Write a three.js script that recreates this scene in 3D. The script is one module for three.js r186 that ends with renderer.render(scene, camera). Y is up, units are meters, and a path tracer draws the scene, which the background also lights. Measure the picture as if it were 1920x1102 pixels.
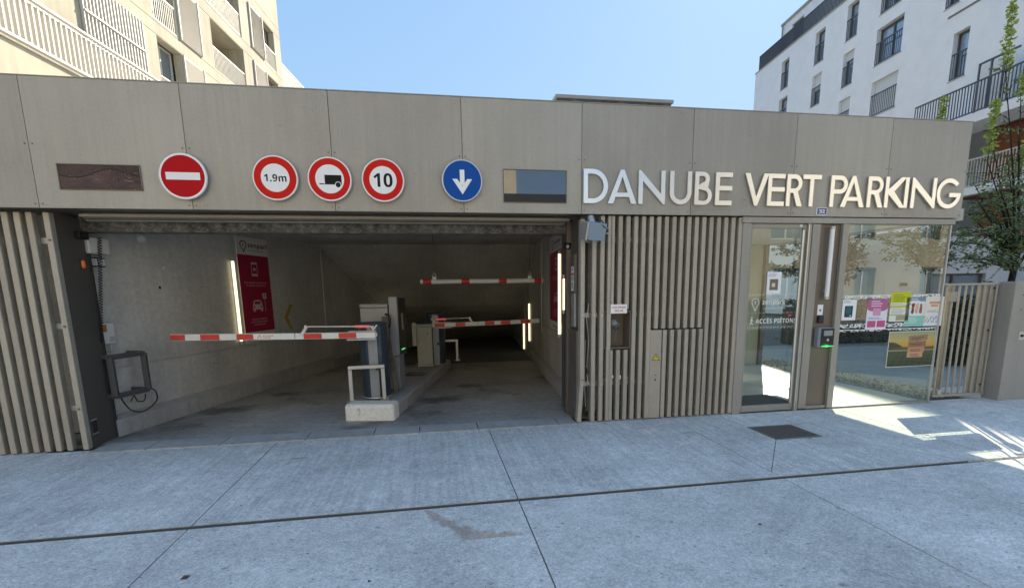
import * as THREE from 'three';
import { mergeGeometries } from 'three/addons/utils/BufferGeometryUtils.js';
import { ConvexGeometry } from 'three/addons/geometries/ConvexGeometry.js';
import { RoundedBoxGeometry } from 'three/addons/geometries/RoundedBoxGeometry.js';
import { RectAreaLightUniformsLib } from 'three/addons/lights/RectAreaLightUniformsLib.js';

RectAreaLightUniformsLib.init();
const scene = new THREE.Scene();
const V = (x, y, z) => new THREE.Vector3(x, y, z);
const DEG = Math.PI / 180;

// ---------------------------------------------------------------- camera
const FOC = 943.77, PX = 974.42, PY = 716.2, IW = 1920, IH = 1102;
const camera = new THREE.PerspectiveCamera(2 * Math.atan(IH / 2 / FOC) / DEG, IW / IH, 0.05, 400);
camera.position.set(0, 1.65, 5.932);
camera.rotation.set(-10.1763 * DEG, -9.7097 * DEG, -0.8544 * DEG, 'YXZ');
camera.setViewOffset(IW, IH, IW / 2 - PX, IH / 2 - PY, IW, IH);
camera.updateMatrixWorld();
scene.add(camera);

// ---------------------------------------------------------------- sky, sun, exposure
const SUN = V(0.91, 1, -1.32).normalize();
{
  const w = 512, h = 256, data = new Float32Array(w * h * 4);
  for (let j = 0; j < h; j++) for (let i = 0; i < w; i++) {
    const lon = ((i + 0.5) / w - 0.5) * 2 * Math.PI, lat = ((j + 0.5) / h - 0.5) * Math.PI;
    const d = V(Math.cos(lat) * Math.cos(lon), Math.sin(lat), Math.cos(lat) * Math.sin(lon));
    const e = Math.max(d.y, 0), k = 1 - Math.exp(-e * 3.2);
    const g = Math.acos(Math.min(1, d.dot(SUN))) / DEG;
    const glow = 0.09 * Math.exp(-g / 14) + 0.10 * Math.exp(-g / 38);
    const hz = [0.255, 0.365, 0.45], zn = [0.088, 0.190, 0.375], gc = [0.75, 0.75, 0.52];
    for (let c = 0; c < 3; c++) {
      let v = hz[c] + (zn[c] - hz[c]) * k + glow * gc[c];
      if (d.y < 0) v = 0.3 * hz[c];
      data[(j * w + i) * 4 + c] = v;
    }
    data[(j * w + i) * 4 + 3] = 1;
  }
  const t = new THREE.DataTexture(data, w, h, THREE.RGBAFormat, THREE.FloatType);
  t.mapping = THREE.EquirectangularReflectionMapping; t.magFilter = THREE.LinearFilter; t.minFilter = THREE.LinearFilter; t.needsUpdate = true;
  scene.background = t; scene.environment = t;
}
const sun = new THREE.DirectionalLight(new THREE.Color(1.0, 0.895, 0.71), 4.5);
sun.position.copy(SUN.clone().multiplyScalar(90)); sun.castShadow = true; sun.shadow.mapSize.set(4096, 4096);
Object.assign(sun.shadow.camera, { left: -50, right: 50, top: 50, bottom: -50, near: 1, far: 220 });
scene.add(sun, sun.target);
const EXPOSURE = 2.32;

// ---------------------------------------------------------------- pixel helpers (photo pixel -> point on a real plane)
function ray(u, v) { return V((u - PX) / FOC, -(v - PY) / FOC, -1).applyQuaternion(camera.quaternion); }
function onPlane(u, v, P, n) { const r = ray(u, v); return camera.position.clone().addScaledVector(r, P.clone().sub(camera.position).dot(n) / r.dot(n)); }
const onZ = (u, v, z = 0) => onPlane(u, v, V(0, 0, z), V(0, 0, 1));
const onY = (u, v, y = 0) => onPlane(u, v, V(0, y, 0), V(0, 1, 0));

// ---------------------------------------------------------------- random, noise
let seed = 12345;
const rnd = () => { seed = (seed * 1664525 + 1013904223) >>> 0; return seed / 4294967296; };
const rr = (a, b) => a + (b - a) * rnd();
const perm = new Uint8Array(512); { const p = [...Array(256).keys()]; for (let i = 255; i > 0; i--) { const j = Math.floor(rnd() * (i + 1)); [p[i], p[j]] = [p[j], p[i]]; } for (let i = 0; i < 512; i++) perm[i] = p[i & 255]; }
function vn(x, y, per) { // tileable value noise
  let xi = Math.floor(x), yi = Math.floor(y); const xf = x - xi, yf = y - yi;
  const m = (a) => ((a % per) + per) % per;
  const h = (a, b) => perm[(perm[m(a) & 255] + m(b)) & 255] / 255;
  const s = (t) => t * t * (3 - 2 * t), a = s(xf), b = s(yf);
  return (h(xi, yi) * (1 - a) + h(xi + 1, yi) * a) * (1 - b) + (h(xi, yi + 1) * (1 - a) + h(xi + 1, yi + 1) * a) * b;
}
function fbm(u, v, f, o) { let s = 0, a = 0.5, t = 0; for (let i = 0; i < o; i++) { s += a * vn(u * f, v * f, f); t += a; a *= 0.5; f *= 2; } return s / t; }
function tex(n, m, fn, size, srgb = true) { // fn(u,v)->[r,g,b] 0..1 ; size in metres
  const d = new Uint8Array(n * m * 4);
  for (let j = 0; j < m; j++) for (let i = 0; i < n; i++) { const c = fn(i / n, j / m), k = (j * n + i) * 4; for (let q = 0; q < 3; q++) d[k + q] = Math.max(0, Math.min(255, c[q] * 255)); d[k + 3] = 255; }
  const t = new THREE.DataTexture(d, n, m); t.wrapS = t.wrapT = THREE.RepeatWrapping; t.magFilter = THREE.LinearFilter; t.minFilter = THREE.LinearMipmapLinearFilter; t.generateMipmaps = true;
  if (srgb) t.colorSpace = THREE.SRGBColorSpace; t.repeat.set(1 / size, 1 / size); t.needsUpdate = true; return t;
}
function canvasTex(w, h, draw) { const c = document.createElement('canvas'); c.width = w; c.height = h; draw(c.getContext('2d'), w, h); const t = new THREE.CanvasTexture(c); t.colorSpace = THREE.SRGBColorSpace; return t; }
const g3 = (v, a = [1, 1, 1]) => [v * a[0], v * a[1], v * a[2]];

// ---------------------------------------------------------------- materials
const specks = (u, v, f, th) => { const n = vn(u * f, v * f, f); return n > th ? (n - th) / (1 - th) : 0; };
const T = {};
const paveTone = (u, v, broom) => {
  let n = 0.825 + 0.15 * (fbm(u, v, 5, 4) - 0.5) + 0.10 * (fbm(u + .3, v, 24, 3) - 0.5) + 0.10 * (fbm(u, v, 110, 2) - 0.5) + 0.17 * (vn(u * 420, v * 420, 420) - 0.5);
  n -= 0.42 * specks(u + .13, v, 250, 0.915) + 0.26 * specks(u, v + .4, 150, 0.94) - 0.10 * specks(u + .7, v + .2, 250, 0.88) + 0.22 * specks(u + .4, v + .8, 34, 0.972);
  if (broom) n += 0.05 * (vn(u * 9, v * 2, 9) - 0.5) + 0.07 * (vn(u * 250, v * 7, 250) - 0.5) + 0.06 * (vn(u * 90, v * 4, 90) - 0.5) * fbm(v, u, 6, 2);
  return g3(n, [0.985, 1.0, 1.0]);
};
T.pave = tex(2048, 2048, (u, v) => paveTone(u, v, false), 4.3);
T.paveR = tex(2048, 2048, (u, v) => paveTone(u, v, true), 4.3);
T.paveB = tex(1024, 1024, (u, v) => g3(0.6 + 0.06 * (vn(u * 200, v * 8, 200) - 0.5) + 0.4 * (fbm(u, v, 100, 2) - 0.5) - 0.5 * specks(u + .13, v, 105, 0.90)), 2.15, false);
T.conc = tex(1024, 1024, (u, v) => { let n = 0.78 + 0.22 * (fbm(u, v, 3, 5) - 0.5) + 0.08 * (fbm(u, v, 64, 2) - 0.5) + 0.03 * (vn(u * 48, v * 3, 48) - 0.5); n -= 0.25 * specks(u, v, 90, 0.95); return g3(n); }, 2.6);
T.floor = tex(1024, 1024, (u, v) => { let n = 0.72 + 0.26 * (fbm(u, v, 4, 5) - 0.5) + 0.12 * (fbm(u, v, 64, 2) - 0.5) + 0.07 * (vn(u * 4, v * 120, 120) - .5); const o = fbm(u + .5, v + .2, 6, 4); if (o > .62) n -= (o - .62) * 1.1; n -= .3 * specks(u, v, 70, .93); return g3(n, [1, .995, .98]); }, 3.1);
T.concB = tex(512, 512, (u, v) => g3(0.5 + 0.4 * (fbm(u, v, 6, 5) - 0.5) - 0.6 * specks(u, v, 90, 0.95)), 1.3, false);
T.metal = tex(1024, 1024, (u, v) => { const n = 0.745 + 0.09 * (fbm(u, v, 3, 4) - 0.5) + 0.022 * (vn(u * 200, v * 2, 200) - 0.5) + 0.04 * (vn(u * 46, v * 2, 46) - 0.5) * fbm(u, v, 6, 2) + 0.035 * (fbm(u, v, 160, 2) - .5) - .10 * specks(u + .2, v, 60, .965); return g3(n, [1, 0.99, 0.965]); }, 2.3);
T.coat = tex(512, 512, (u, v) => { const n = 0.78 + 0.06 * (fbm(u, v, 4, 4) - 0.5) + 0.06 * (fbm(u, v, 100, 2) - .5) - .12 * specks(u, v, 50, .95); return g3(n, [1, 0.99, 0.97]); }, 1.1);
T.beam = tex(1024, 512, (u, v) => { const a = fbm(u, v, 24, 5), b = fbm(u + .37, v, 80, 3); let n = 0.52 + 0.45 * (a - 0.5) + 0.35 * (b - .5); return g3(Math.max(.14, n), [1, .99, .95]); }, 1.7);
T.paint = tex(1024, 1024, (u, v) => { const a = fbm(u, v, 5, 5), d = Math.max(0, a - .57) * 4; const n = 0.93 - .1 * (fbm(u, v, 60, 2) - .5) - Math.min(.62, d * d * 2.2); return g3(n, [1, .985, .95]); }, 1.3);
T.asph = tex(512, 512, (u, v) => g3(0.5 + 0.3 * (fbm(u, v, 64, 3) - 0.5) + 0.2 * (fbm(u, v, 4, 3) - 0.5)), 2);
T.cream = tex(1024, 1024, (u, v) => { const n = 0.78 + 0.16 * (fbm(u, v, 4, 5) - 0.5) + 0.05 * (vn(u * 60, v * 4, 60) - .5); return g3(n, [1, 0.99, 0.96]); }, 4);
T.plaster = tex(512, 512, (u, v) => g3(0.955 + 0.05 * (fbm(u, v, 8, 4) - 0.5)), 3);
T.grain = tex(512, 512, (u, v) => { const n = 0.6 + 0.5 * (fbm(u, v, 8, 5) - 0.5) ; return g3(n); }, 1.2);
function mat(r, g, b, o = {}) { return new THREE.MeshPhysicalMaterial({ color: new THREE.Color().setRGB(r, g, b), roughness: 0.7, metalness: 0, ...o }); }
const M = {
  pave: mat(1.0, 0.955, 0.90, { map: T.pave, bumpMap: T.paveB, bumpScale: 0.0025, roughness: 0.85 }),
  paveR: mat(1.0, 0.955, 0.90, { map: T.paveR, bumpMap: T.paveB, bumpScale: 0.0025, roughness: 0.85 }),
  paveEdge: mat(0.16, 0.165, 0.17, { map: T.conc, roughness: 0.9 }),
  ground: mat(0.12, 0.12, 0.12, { roughness: 0.95 }),
  road: mat(0.5, 0.5, 0.5, { map: T.asph, roughness: 0.95 }),
  conc: mat(0.92, 0.90, 0.85, { map: T.conc, bumpMap: T.concB, bumpScale: 0.004, roughness: 0.88 }),
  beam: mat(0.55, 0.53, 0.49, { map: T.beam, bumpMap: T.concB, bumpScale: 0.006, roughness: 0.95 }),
  floor: mat(0.72, 0.715, 0.70, { map: T.floor, bumpMap: T.concB, bumpScale: 0.004, roughness: 0.62 }),
  kerb: mat(0.72, 0.71, 0.69, { map: T.conc, bumpMap: T.concB, bumpScale: 0.005, roughness: 0.9 }),
  bronze: mat(0.71, 0.68, 0.63, { map: T.metal, metalness: 0.1, roughness: 0.42 }),
  bronze2: mat(0.675, 0.645, 0.60, { map: T.metal, metalness: 0.1, roughness: 0.44 }),
  bronze3: mat(0.745, 0.715, 0.66, { map: T.metal, metalness: 0.1, roughness: 0.40 }),
  slat: mat(0.74, 0.68, 0.575, { map: T.coat, metalness: 0.15, roughness: 0.5 }),
  slat2: mat(0.68, 0.625, 0.53, { map: T.coat, metalness: 0.15, roughness: 0.52 }),
  slat3: mat(0.78, 0.72, 0.61, { map: T.coat, metalness: 0.15, roughness: 0.48 }),
  frame: mat(0.33, 0.28, 0.235, { map: T.coat, metalness: 0.3, roughness: 0.42 }),
  jamb: mat(0.20, 0.185, 0.165, { map: T.coat, metalness: 0.2, roughness: 0.55 }),
  dark: mat(0.035, 0.034, 0.033, { roughness: 0.8 }),
  black: mat(0.012, 0.012, 0.013, { roughness: 0.45 }),
  rubber: mat(0.02, 0.02, 0.02, { roughness: 0.6 }),
  steel: mat(0.62, 0.62, 0.61, { metalness: 1, roughness: 0.32 }),
  galv: mat(0.52, 0.51, 0.49, { metalness: 0.6, roughness: 0.45 }),
  letter: mat(0.90, 0.915, 0.94, { metalness: 1, roughness: 0.3 }),
  greyPaint: mat(0.10, 0.10, 0.098, { roughness: 0.5, metalness: 0.1 }),
  cabGrey: mat(0.46, 0.49, 0.54, { roughness: 0.4, metalness: 0.05, map: T.coat }),
  cabGreen: mat(0.60, 0.60, 0.53, { roughness: 0.5, map: T.coat }),
  navy: mat(0.035, 0.055, 0.085, { roughness: 0.32, metalness: 0.2, clearcoat: 0.4 }),
  white: mat(0.78, 0.78, 0.76, { roughness: 0.4 }),
  whiteWorn: mat(0.93, 0.92, 0.88, { roughness: 0.85, map: T.paint, bumpMap: T.concB, bumpScale: 0.008 }),
  red: mat(0.62, 0.035, 0.02, { roughness: 0.4 }),
  orange: mat(0.75, 0.17, 0.02, { roughness: 0.3, clearcoat: 0.5 }),
  plank: mat(0.42, 0.35, 0.25, { roughness: 0.7, map: T.grain }),
  boxWhite: mat(0.62, 0.62, 0.59, { roughness: 0.5 }),
  blueGrey: mat(0.24, 0.31, 0.37, { roughness: 0.4, metalness: 0.1 }),
  glass: new THREE.MeshPhysicalMaterial({ color: new THREE.Color().setRGB(0.90, 0.96, 0.91), transmission: 1, thickness: 0, roughness: 0.0, ior: 1.85 }),
  winGlass: mat(0.30, 0.36, 0.42, { roughness: 0.04, metalness: 0.5, ior: 1.7, clearcoat: 1, clearcoatRoughness: 0.02 }),
  blind: mat(0.62, 0.64, 0.64, { roughness: 0.6 }),
  cream: mat(0.84, 0.775, 0.63, { map: T.cream, roughness: 0.85 }),
  creamBand: mat(0.80, 0.74, 0.605, { map: T.cream, roughness: 0.85 }),
  creamMetal: mat(0.62, 0.58, 0.51, { roughness: 0.5, metalness: 0.15 }),
  railMetal: mat(0.10, 0.10, 0.11, { roughness: 0.5, metalness: 0.3 }),
  railPale: mat(0.60, 0.58, 0.54, { roughness: 0.5, metalness: 0.2 }),
  plaster: mat(0.90, 0.90, 0.90, { map: T.plaster, roughness: 0.9 }),
  orangeWall: mat(0.30, 0.125, 0.06, { roughness: 0.85 }),
  opp: mat(0.92, 0.84, 0.70, { map: T.cream, roughness: 0.9 }),
  lobbyWall: mat(0.50, 0.48, 0.38, { roughness: 0.7, map: T.plaster }),
  tile: mat(0.78, 0.78, 0.75, { roughness: 0.35, map: T.plaster }),
  mat: mat(0.05, 0.05, 0.05, { roughness: 0.95 }),
  bark: mat(0.085, 0.065, 0.048, { roughness: 0.9, map: T.grain }),
  pathDark: mat(0.56, 0.545, 0.50, { roughness: 0.85, map: T.conc }),
  grate: mat(0.30, 0.28, 0.26, { roughness: 0.55, metalness: 0.3, map: T.coat }),
  lamp: new THREE.MeshStandardMaterial({ color: 0xffffff, emissive: new THREE.Color().setRGB(1.0, 0.86, 0.52), emissiveIntensity: 0.75, roughness: 0.5 }),
  redLamp: new THREE.MeshStandardMaterial({ color: 0xaa1020, emissive: new THREE.Color().setRGB(1.0, 0.08, 0.10), emissiveIntensity: 0.28, roughness: 0.4 }),
  greenLamp: new THREE.MeshStandardMaterial({ color: 0x20aa30, emissive: new THREE.Color().setRGB(0.1, 1.0, 0.25), emissiveIntensity: 0.35, roughness: 0.4 }),
};
const leaf = (r, g, b) => mat(r, g, b, { transmission: 0.45, thickness: 0, roughness: 0.9 });
M.leafDark = leaf(0.06, 0.095, 0.038); M.leafMid = leaf(0.19, 0.25, 0.075); M.leafBright = leaf(0.42, 0.50, 0.09); M.hedge = leaf(0.035, 0.06, 0.025);
const bronzes = [M.bronze, M.bronze2, M.bronze3], slats = [M.slat, M.slat2, M.slat3];

// ---------------------------------------------------------------- builders
const used = new Map();
function numbered(n) { const k = used.get(n) ?? 0; used.set(n, k + 1); return k ? `${n}_${String(k).padStart(3, '0')}` : n; }
function tag(o, label, category, group, kind) { if (label) o.userData.label = label; if (category) o.userData.category = category; if (group) o.userData.group = group; if (kind) o.userData.kind = kind; return o; }
function thing(name, label, category, pos = [0, 0, 0], ry = 0, group) { const o = new THREE.Group(); o.name = numbered(name); o.position.set(...pos); o.rotation.y = ry; scene.add(o); return tag(o, label, category, group); }
function struct(name, label) { const o = new THREE.Group(); o.name = numbered(name); scene.add(o); return tag(o, label, null, null, 'structure'); }
function uvMetres(g, ox = 0, oy = 0) {
  if (g.index) g = g.toNonIndexed(); g.computeVertexNormals();
  const p = g.attributes.position, uv = new Float32Array(p.count * 2), a = V(), b = V(), c = V();
  for (let i = 0; i < p.count; i += 3) {
    a.fromBufferAttribute(p, i); b.fromBufferAttribute(p, i + 1).sub(a); c.fromBufferAttribute(p, i + 2).sub(a); const n = b.cross(c), ax = Math.abs(n.x), ay = Math.abs(n.y), az = Math.abs(n.z);
    for (let k = 0; k < 3; k++) { const x = p.getX(i + k), y = p.getY(i + k), z = p.getZ(i + k); const [s, t] = ay >= ax && ay >= az ? [x, -z] : ax >= az ? [z, y] : [x, y]; uv[(i + k) * 2] = s + ox; uv[(i + k) * 2 + 1] = t + oy; }
  }
  g.setAttribute('uv', new THREE.BufferAttribute(uv, 2)); return g;
}
function mesh(parent, name, geo, m, pos, rot) {
  const o = new THREE.Mesh(geo, m); o.name = parent === scene ? numbered(name) : name; o.castShadow = o.receiveShadow = true;
  if (pos) o.position.set(...pos); if (rot) o.rotation.set(...rot); parent.add(o); return o;
}
const cbCache = new Map();
function cbox(w, h, d, c = 0.004) { // chamfered box, centred
  const key = [w, h, d, c].map((x) => x.toFixed(4)).join(); if (cbCache.has(key)) return cbCache.get(key);
  const pts = []; const X = w / 2, Y = h / 2, Z = d / 2; c = Math.min(c, X * .9, Y * .9, Z * .9);
  for (const i of [-1, 1]) for (const j of [-1, 1]) for (const k of [-1, 1]) { pts.push(V(i * (X - c), j * (Y - c), k * Z), V(i * (X - c), j * Y, k * (Z - c)), V(i * X, j * (Y - c), k * (Z - c))); }
  const g = uvMetres(new ConvexGeometry(pts)); cbCache.set(key, g); return g;
}
// box by extents, as a child
function bx(parent, name, m, x0, x1, y0, y1, z0, z1, c = 0.004) { return mesh(parent, name, cbox(Math.abs(x1 - x0), Math.abs(y1 - y0), Math.abs(z1 - z0), c), m, [(x0 + x1) / 2, (y0 + y1) / 2, (z0 + z1) / 2]); }
// box geometry (uv in metres at its own place) for merging
function bg(x0, x1, y0, y1, z0, z1) { const g = new THREE.BoxGeometry(x1 - x0, y1 - y0, z1 - z0); g.translate((x0 + x1) / 2, (y0 + y1) / 2, (z0 + z1) / 2); return uvMetres(g); }
function merged(list) { return mergeGeometries(list.map((g) => (g.index ? g.toNonIndexed() : g))); }
function prism(pts, y0, y1) { // pts [[x,z]] CCW seen from above or not; vertical prism
  const s = new THREE.Shape(pts.map(([x, z]) => new THREE.Vector2(x, -z))); const g = new THREE.ExtrudeGeometry(s, { depth: y1 - y0, bevelEnabled: false }); g.rotateX(-Math.PI / 2); g.translate(0, y0, 0); return uvMetres(g);
}
function tube(pts, r, seg = 24, rad = 6, closed = false) { const c = new THREE.CatmullRomCurve3(pts.map((p) => (p.isVector3 ? p : V(...p))), closed); return new THREE.TubeGeometry(c, seg, r, rad, closed); }
function rod(a, b, r, r2 = r, n = 8) { const A = a.isVector3 ? a : V(...a), B = b.isVector3 ? b : V(...b), L = A.distanceTo(B); const g = new THREE.CylinderGeometry(r2, r, L, n); g.applyQuaternion(new THREE.Quaternion().setFromUnitVectors(V(0, 1, 0), B.clone().sub(A).normalize())); g.translate(...A.clone().add(B).multiplyScalar(.5).toArray()); return g; }
function wallQuad(parent, name, m, corners) { // flat quad from 4 world points with uv 0..1 (tl,tr,br,bl)
  const g = new THREE.BufferGeometry(), [a, b, c, d] = corners; g.setAttribute('position', new THREE.Float32BufferAttribute([d, c, b, d, b, a].flatMap((p) => p.toArray()), 3)); g.setAttribute('uv', new THREE.Float32BufferAttribute([0, 0, 1, 0, 1, 1, 0, 0, 1, 1, 0, 1], 2)); g.computeVertexNormals(); return mesh(parent, name, g, m);
}

// ================================================================ SETTING
const GROUND = struct('ground', 'grey ground reaching out beyond the paving');
{ const g = new THREE.PlaneGeometry(320, 320); g.rotateX(-Math.PI / 2); mesh(GROUND, 'ground_sheet', uvMetres(g), M.ground, [0, -0.16, 0]); }
// pavement: cast concrete slabs with open joints
const JX = [-9.03, -6.62, -4.21, -1.805, 0.622, 2.99, 5.42, 7.85, 10.28, 12.7];
const ZD = 2.157, Z0 = 0.03;
const pavement = struct('pavement', 'pale grey concrete pavement slabs in front of the garage');
{
  const gap = 0.005, top = 0, slab = (pts, m = M.paveR) => { const o = mesh(pavement, 'slab', prism(pts, -0.12, top), m.clone()); o.material.color.multiplyScalar(rr(.93, 1.03)); return o; };
  // base under the joints
  mesh(pavement, 'slab_bed', prism([[-12, -1], [14, -1], [14, 6.3], [-12, 6.3]], -0.15, -0.03), M.paveEdge);
  for (let i = 0; i < JX.length - 1; i++) {
    const a = JX[i] + gap, b = JX[i + 1] - gap;
    const zf = b < -3.7 ? -0.9 : a > 7 ? -0.9 : -0.12;
    if (i === 5) { // split round the grating by saw cuts
      const gx0 = 3.69, gx1 = 4.275, gz0 = 0.59, gz1 = 1.135;
      slab([[a, zf], [gx0 - gap, zf], [gx0 - gap, gz1 - .004], [a, 2.0]]);
      slab([[gx0 + gap, zf], [b, zf], [b, gz0 - gap], [gx0 + gap, gz0 - gap]]);
      slab([[gx1 + gap, gz0 + gap], [b, gz0 + gap], [b, 2.1], [gx1 + gap, gz1]]);
      slab([[a, 2.008], [gx0 - .004, gz1 + gap], [gx1, gz1 + gap * 2], [4.98, ZD - .035], [a, ZD - .03]]);
      slab([[gx1 + .012, gz1 + .012], [b, 2.115], [b, ZD - .03], [5.0, ZD - .03]]);
    } else slab([[a, zf], [b, zf], [b, ZD - .03], [a, ZD - .03]]);
    const s2 = slab([[a, ZD + .03], [b, ZD + .03], [b, 6.2], [a, 6.2]], M.pave);
    if (i === 3) s2.material = stainSlab(a, b, ZD + .03, 6.2);
  }
  // kerb strip / threshold at the garage mouth
}
function stainSlab(x0, x1, z0, z1) { // this slab carries the dried reddish spill
  const n = 1024, m = 1400, W = x1 - x0, D = z1 - z0;
  const path = [[800, 958], [815, 968], [835, 978], [855, 988], [875, 1000], [900, 1006], [930, 1006], [955, 1003], [978, 1004]].map(([u, v]) => { const p = onY(u, v); return [p.x, p.z]; });
  const t = tex(n, m, (u, v) => {
    const x = x0 + u * W, z = z1 - v * D, U = x / 4.3, Wv = -z / 4.3;
    const uu = ((U % 1) + 1) % 1, vv = ((Wv % 1) + 1) % 1;
    let c = paveTone(uu, vv, false);
    if (x > -0.25 && x < 0.6 && z < 2.75) {
      let dm = 9; for (let i = 0; i < path.length - 1; i++) { const [ax, az] = path[i], [bx2, bz] = path[i + 1], L2 = (bx2 - ax) ** 2 + (bz - az) ** 2, f = Math.max(0, Math.min(1, ((x - ax) * (bx2 - ax) + (z - az) * (bz - az)) / L2)), px = ax + f * (bx2 - ax), pz = az + f * (bz - az); const d = Math.hypot(x - px, (z - pz) * (z > pz ? 0.65 : 1)), w = 0.022 + 0.05 * Math.min(1, (i + f) / 4) * (i > 6 ? .6 : 1); dm = Math.min(dm, d / w); }
      const edge = dm + 1.3 * (fbm(uu, vv, 70, 3) - 0.5) + 0.9 * (vn(uu * 190, vv * 24, 190) - .5);
      const a = Math.max(0, Math.min(1, (1.15 - edge) * 1.8)) * 0.8; c = [c[0] * (1 - a * .13), c[1] * (1 - a * .22), c[2] * (1 - a * .27)];
    }
    return c;
  }, 1);
  t.repeat.set(1 / W, 1 / D); t.offset.set(-x0 / W, z1 / D);
  return mat(1.0, 0.955, 0.90, { map: t, bumpMap: T.paveB, bumpScale: 0.0025, roughness: 0.85 });
}
const road = struct('road', 'dark asphalt road behind the viewpoint');
mesh(road, 'asphalt', prism([[-80, 6.35], [80, 6.35], [80, 12.5], [-80, 12.5]], -0.15, -0.1), M.road); mesh(road, 'far_pavement', prism([[-80, 12.52], [80, 12.52], [80, 17.5], [-80, 17.5]], -0.15, 0), M.pave);
// slot drain
{
  const d = thing('slot_drain', 'thin rusty slot drain channel running across the concrete pavement', 'drain', [0, 0, ZD]);
  for (let i = 0; i < 9; i++) { const a = -9 + i * 1.56 + (i ? 0.004 : 0), b = -9 + (i + 1) * 1.56; if (a > 5) break; bx(d, 'channel_lip', M.grate, a, Math.min(b, 4.97), -0.08, -0.002, -0.026, -0.012, .001); bx(d, 'channel_lip', M.grate, a, Math.min(b, 4.97), -0.08, -0.002, 0.012, 0.026, .001); }
  bx(d, 'channel_floor', M.paveEdge, -9, 4.97, -0.09, -0.05, -0.012, 0.012, .001);
}
// square grating
{
  const g = thing('floor_grating', 'square dark metal grating set in the pavement by the door', 'grating', [3.982, 0, 0.862]);
  const W = .285, D = .265;
  const GF = mat(.42, .40, .37, { metalness: .3, roughness: .5, map: T.coat }); bx(g, 'grating_frame', GF, -W, W, -.06, .004, -D, -D + .02); bx(g, 'grating_frame', GF, -W, W, -.06, .004, D - .02, D); bx(g, 'grating_frame', GF, -W, -W + .02, -.06, .004, -D + .02, D - .02); bx(g, 'grating_frame', GF, W - .02, W, -.06, .004, -D + .02, D - .02);
  for (let i = 0; i < 14; i++) { const x = -W + .045 + i * .0367; bx(g, 'bar', M.grate, x - .011, x + .011, -.025, .002, -D + .021, D - .021, .003); }
  for (let i = 1; i < 5; i++) { const z = -D + i * .106; bx(g, 'cross_bar', M.grate, -W + .02, W - .02, -.028, -.002, z - .004, z + .004, .001); }
  bx(g, 'pit', M.paveEdge, -W, W, -.13, -.1, -D, D);
}

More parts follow.
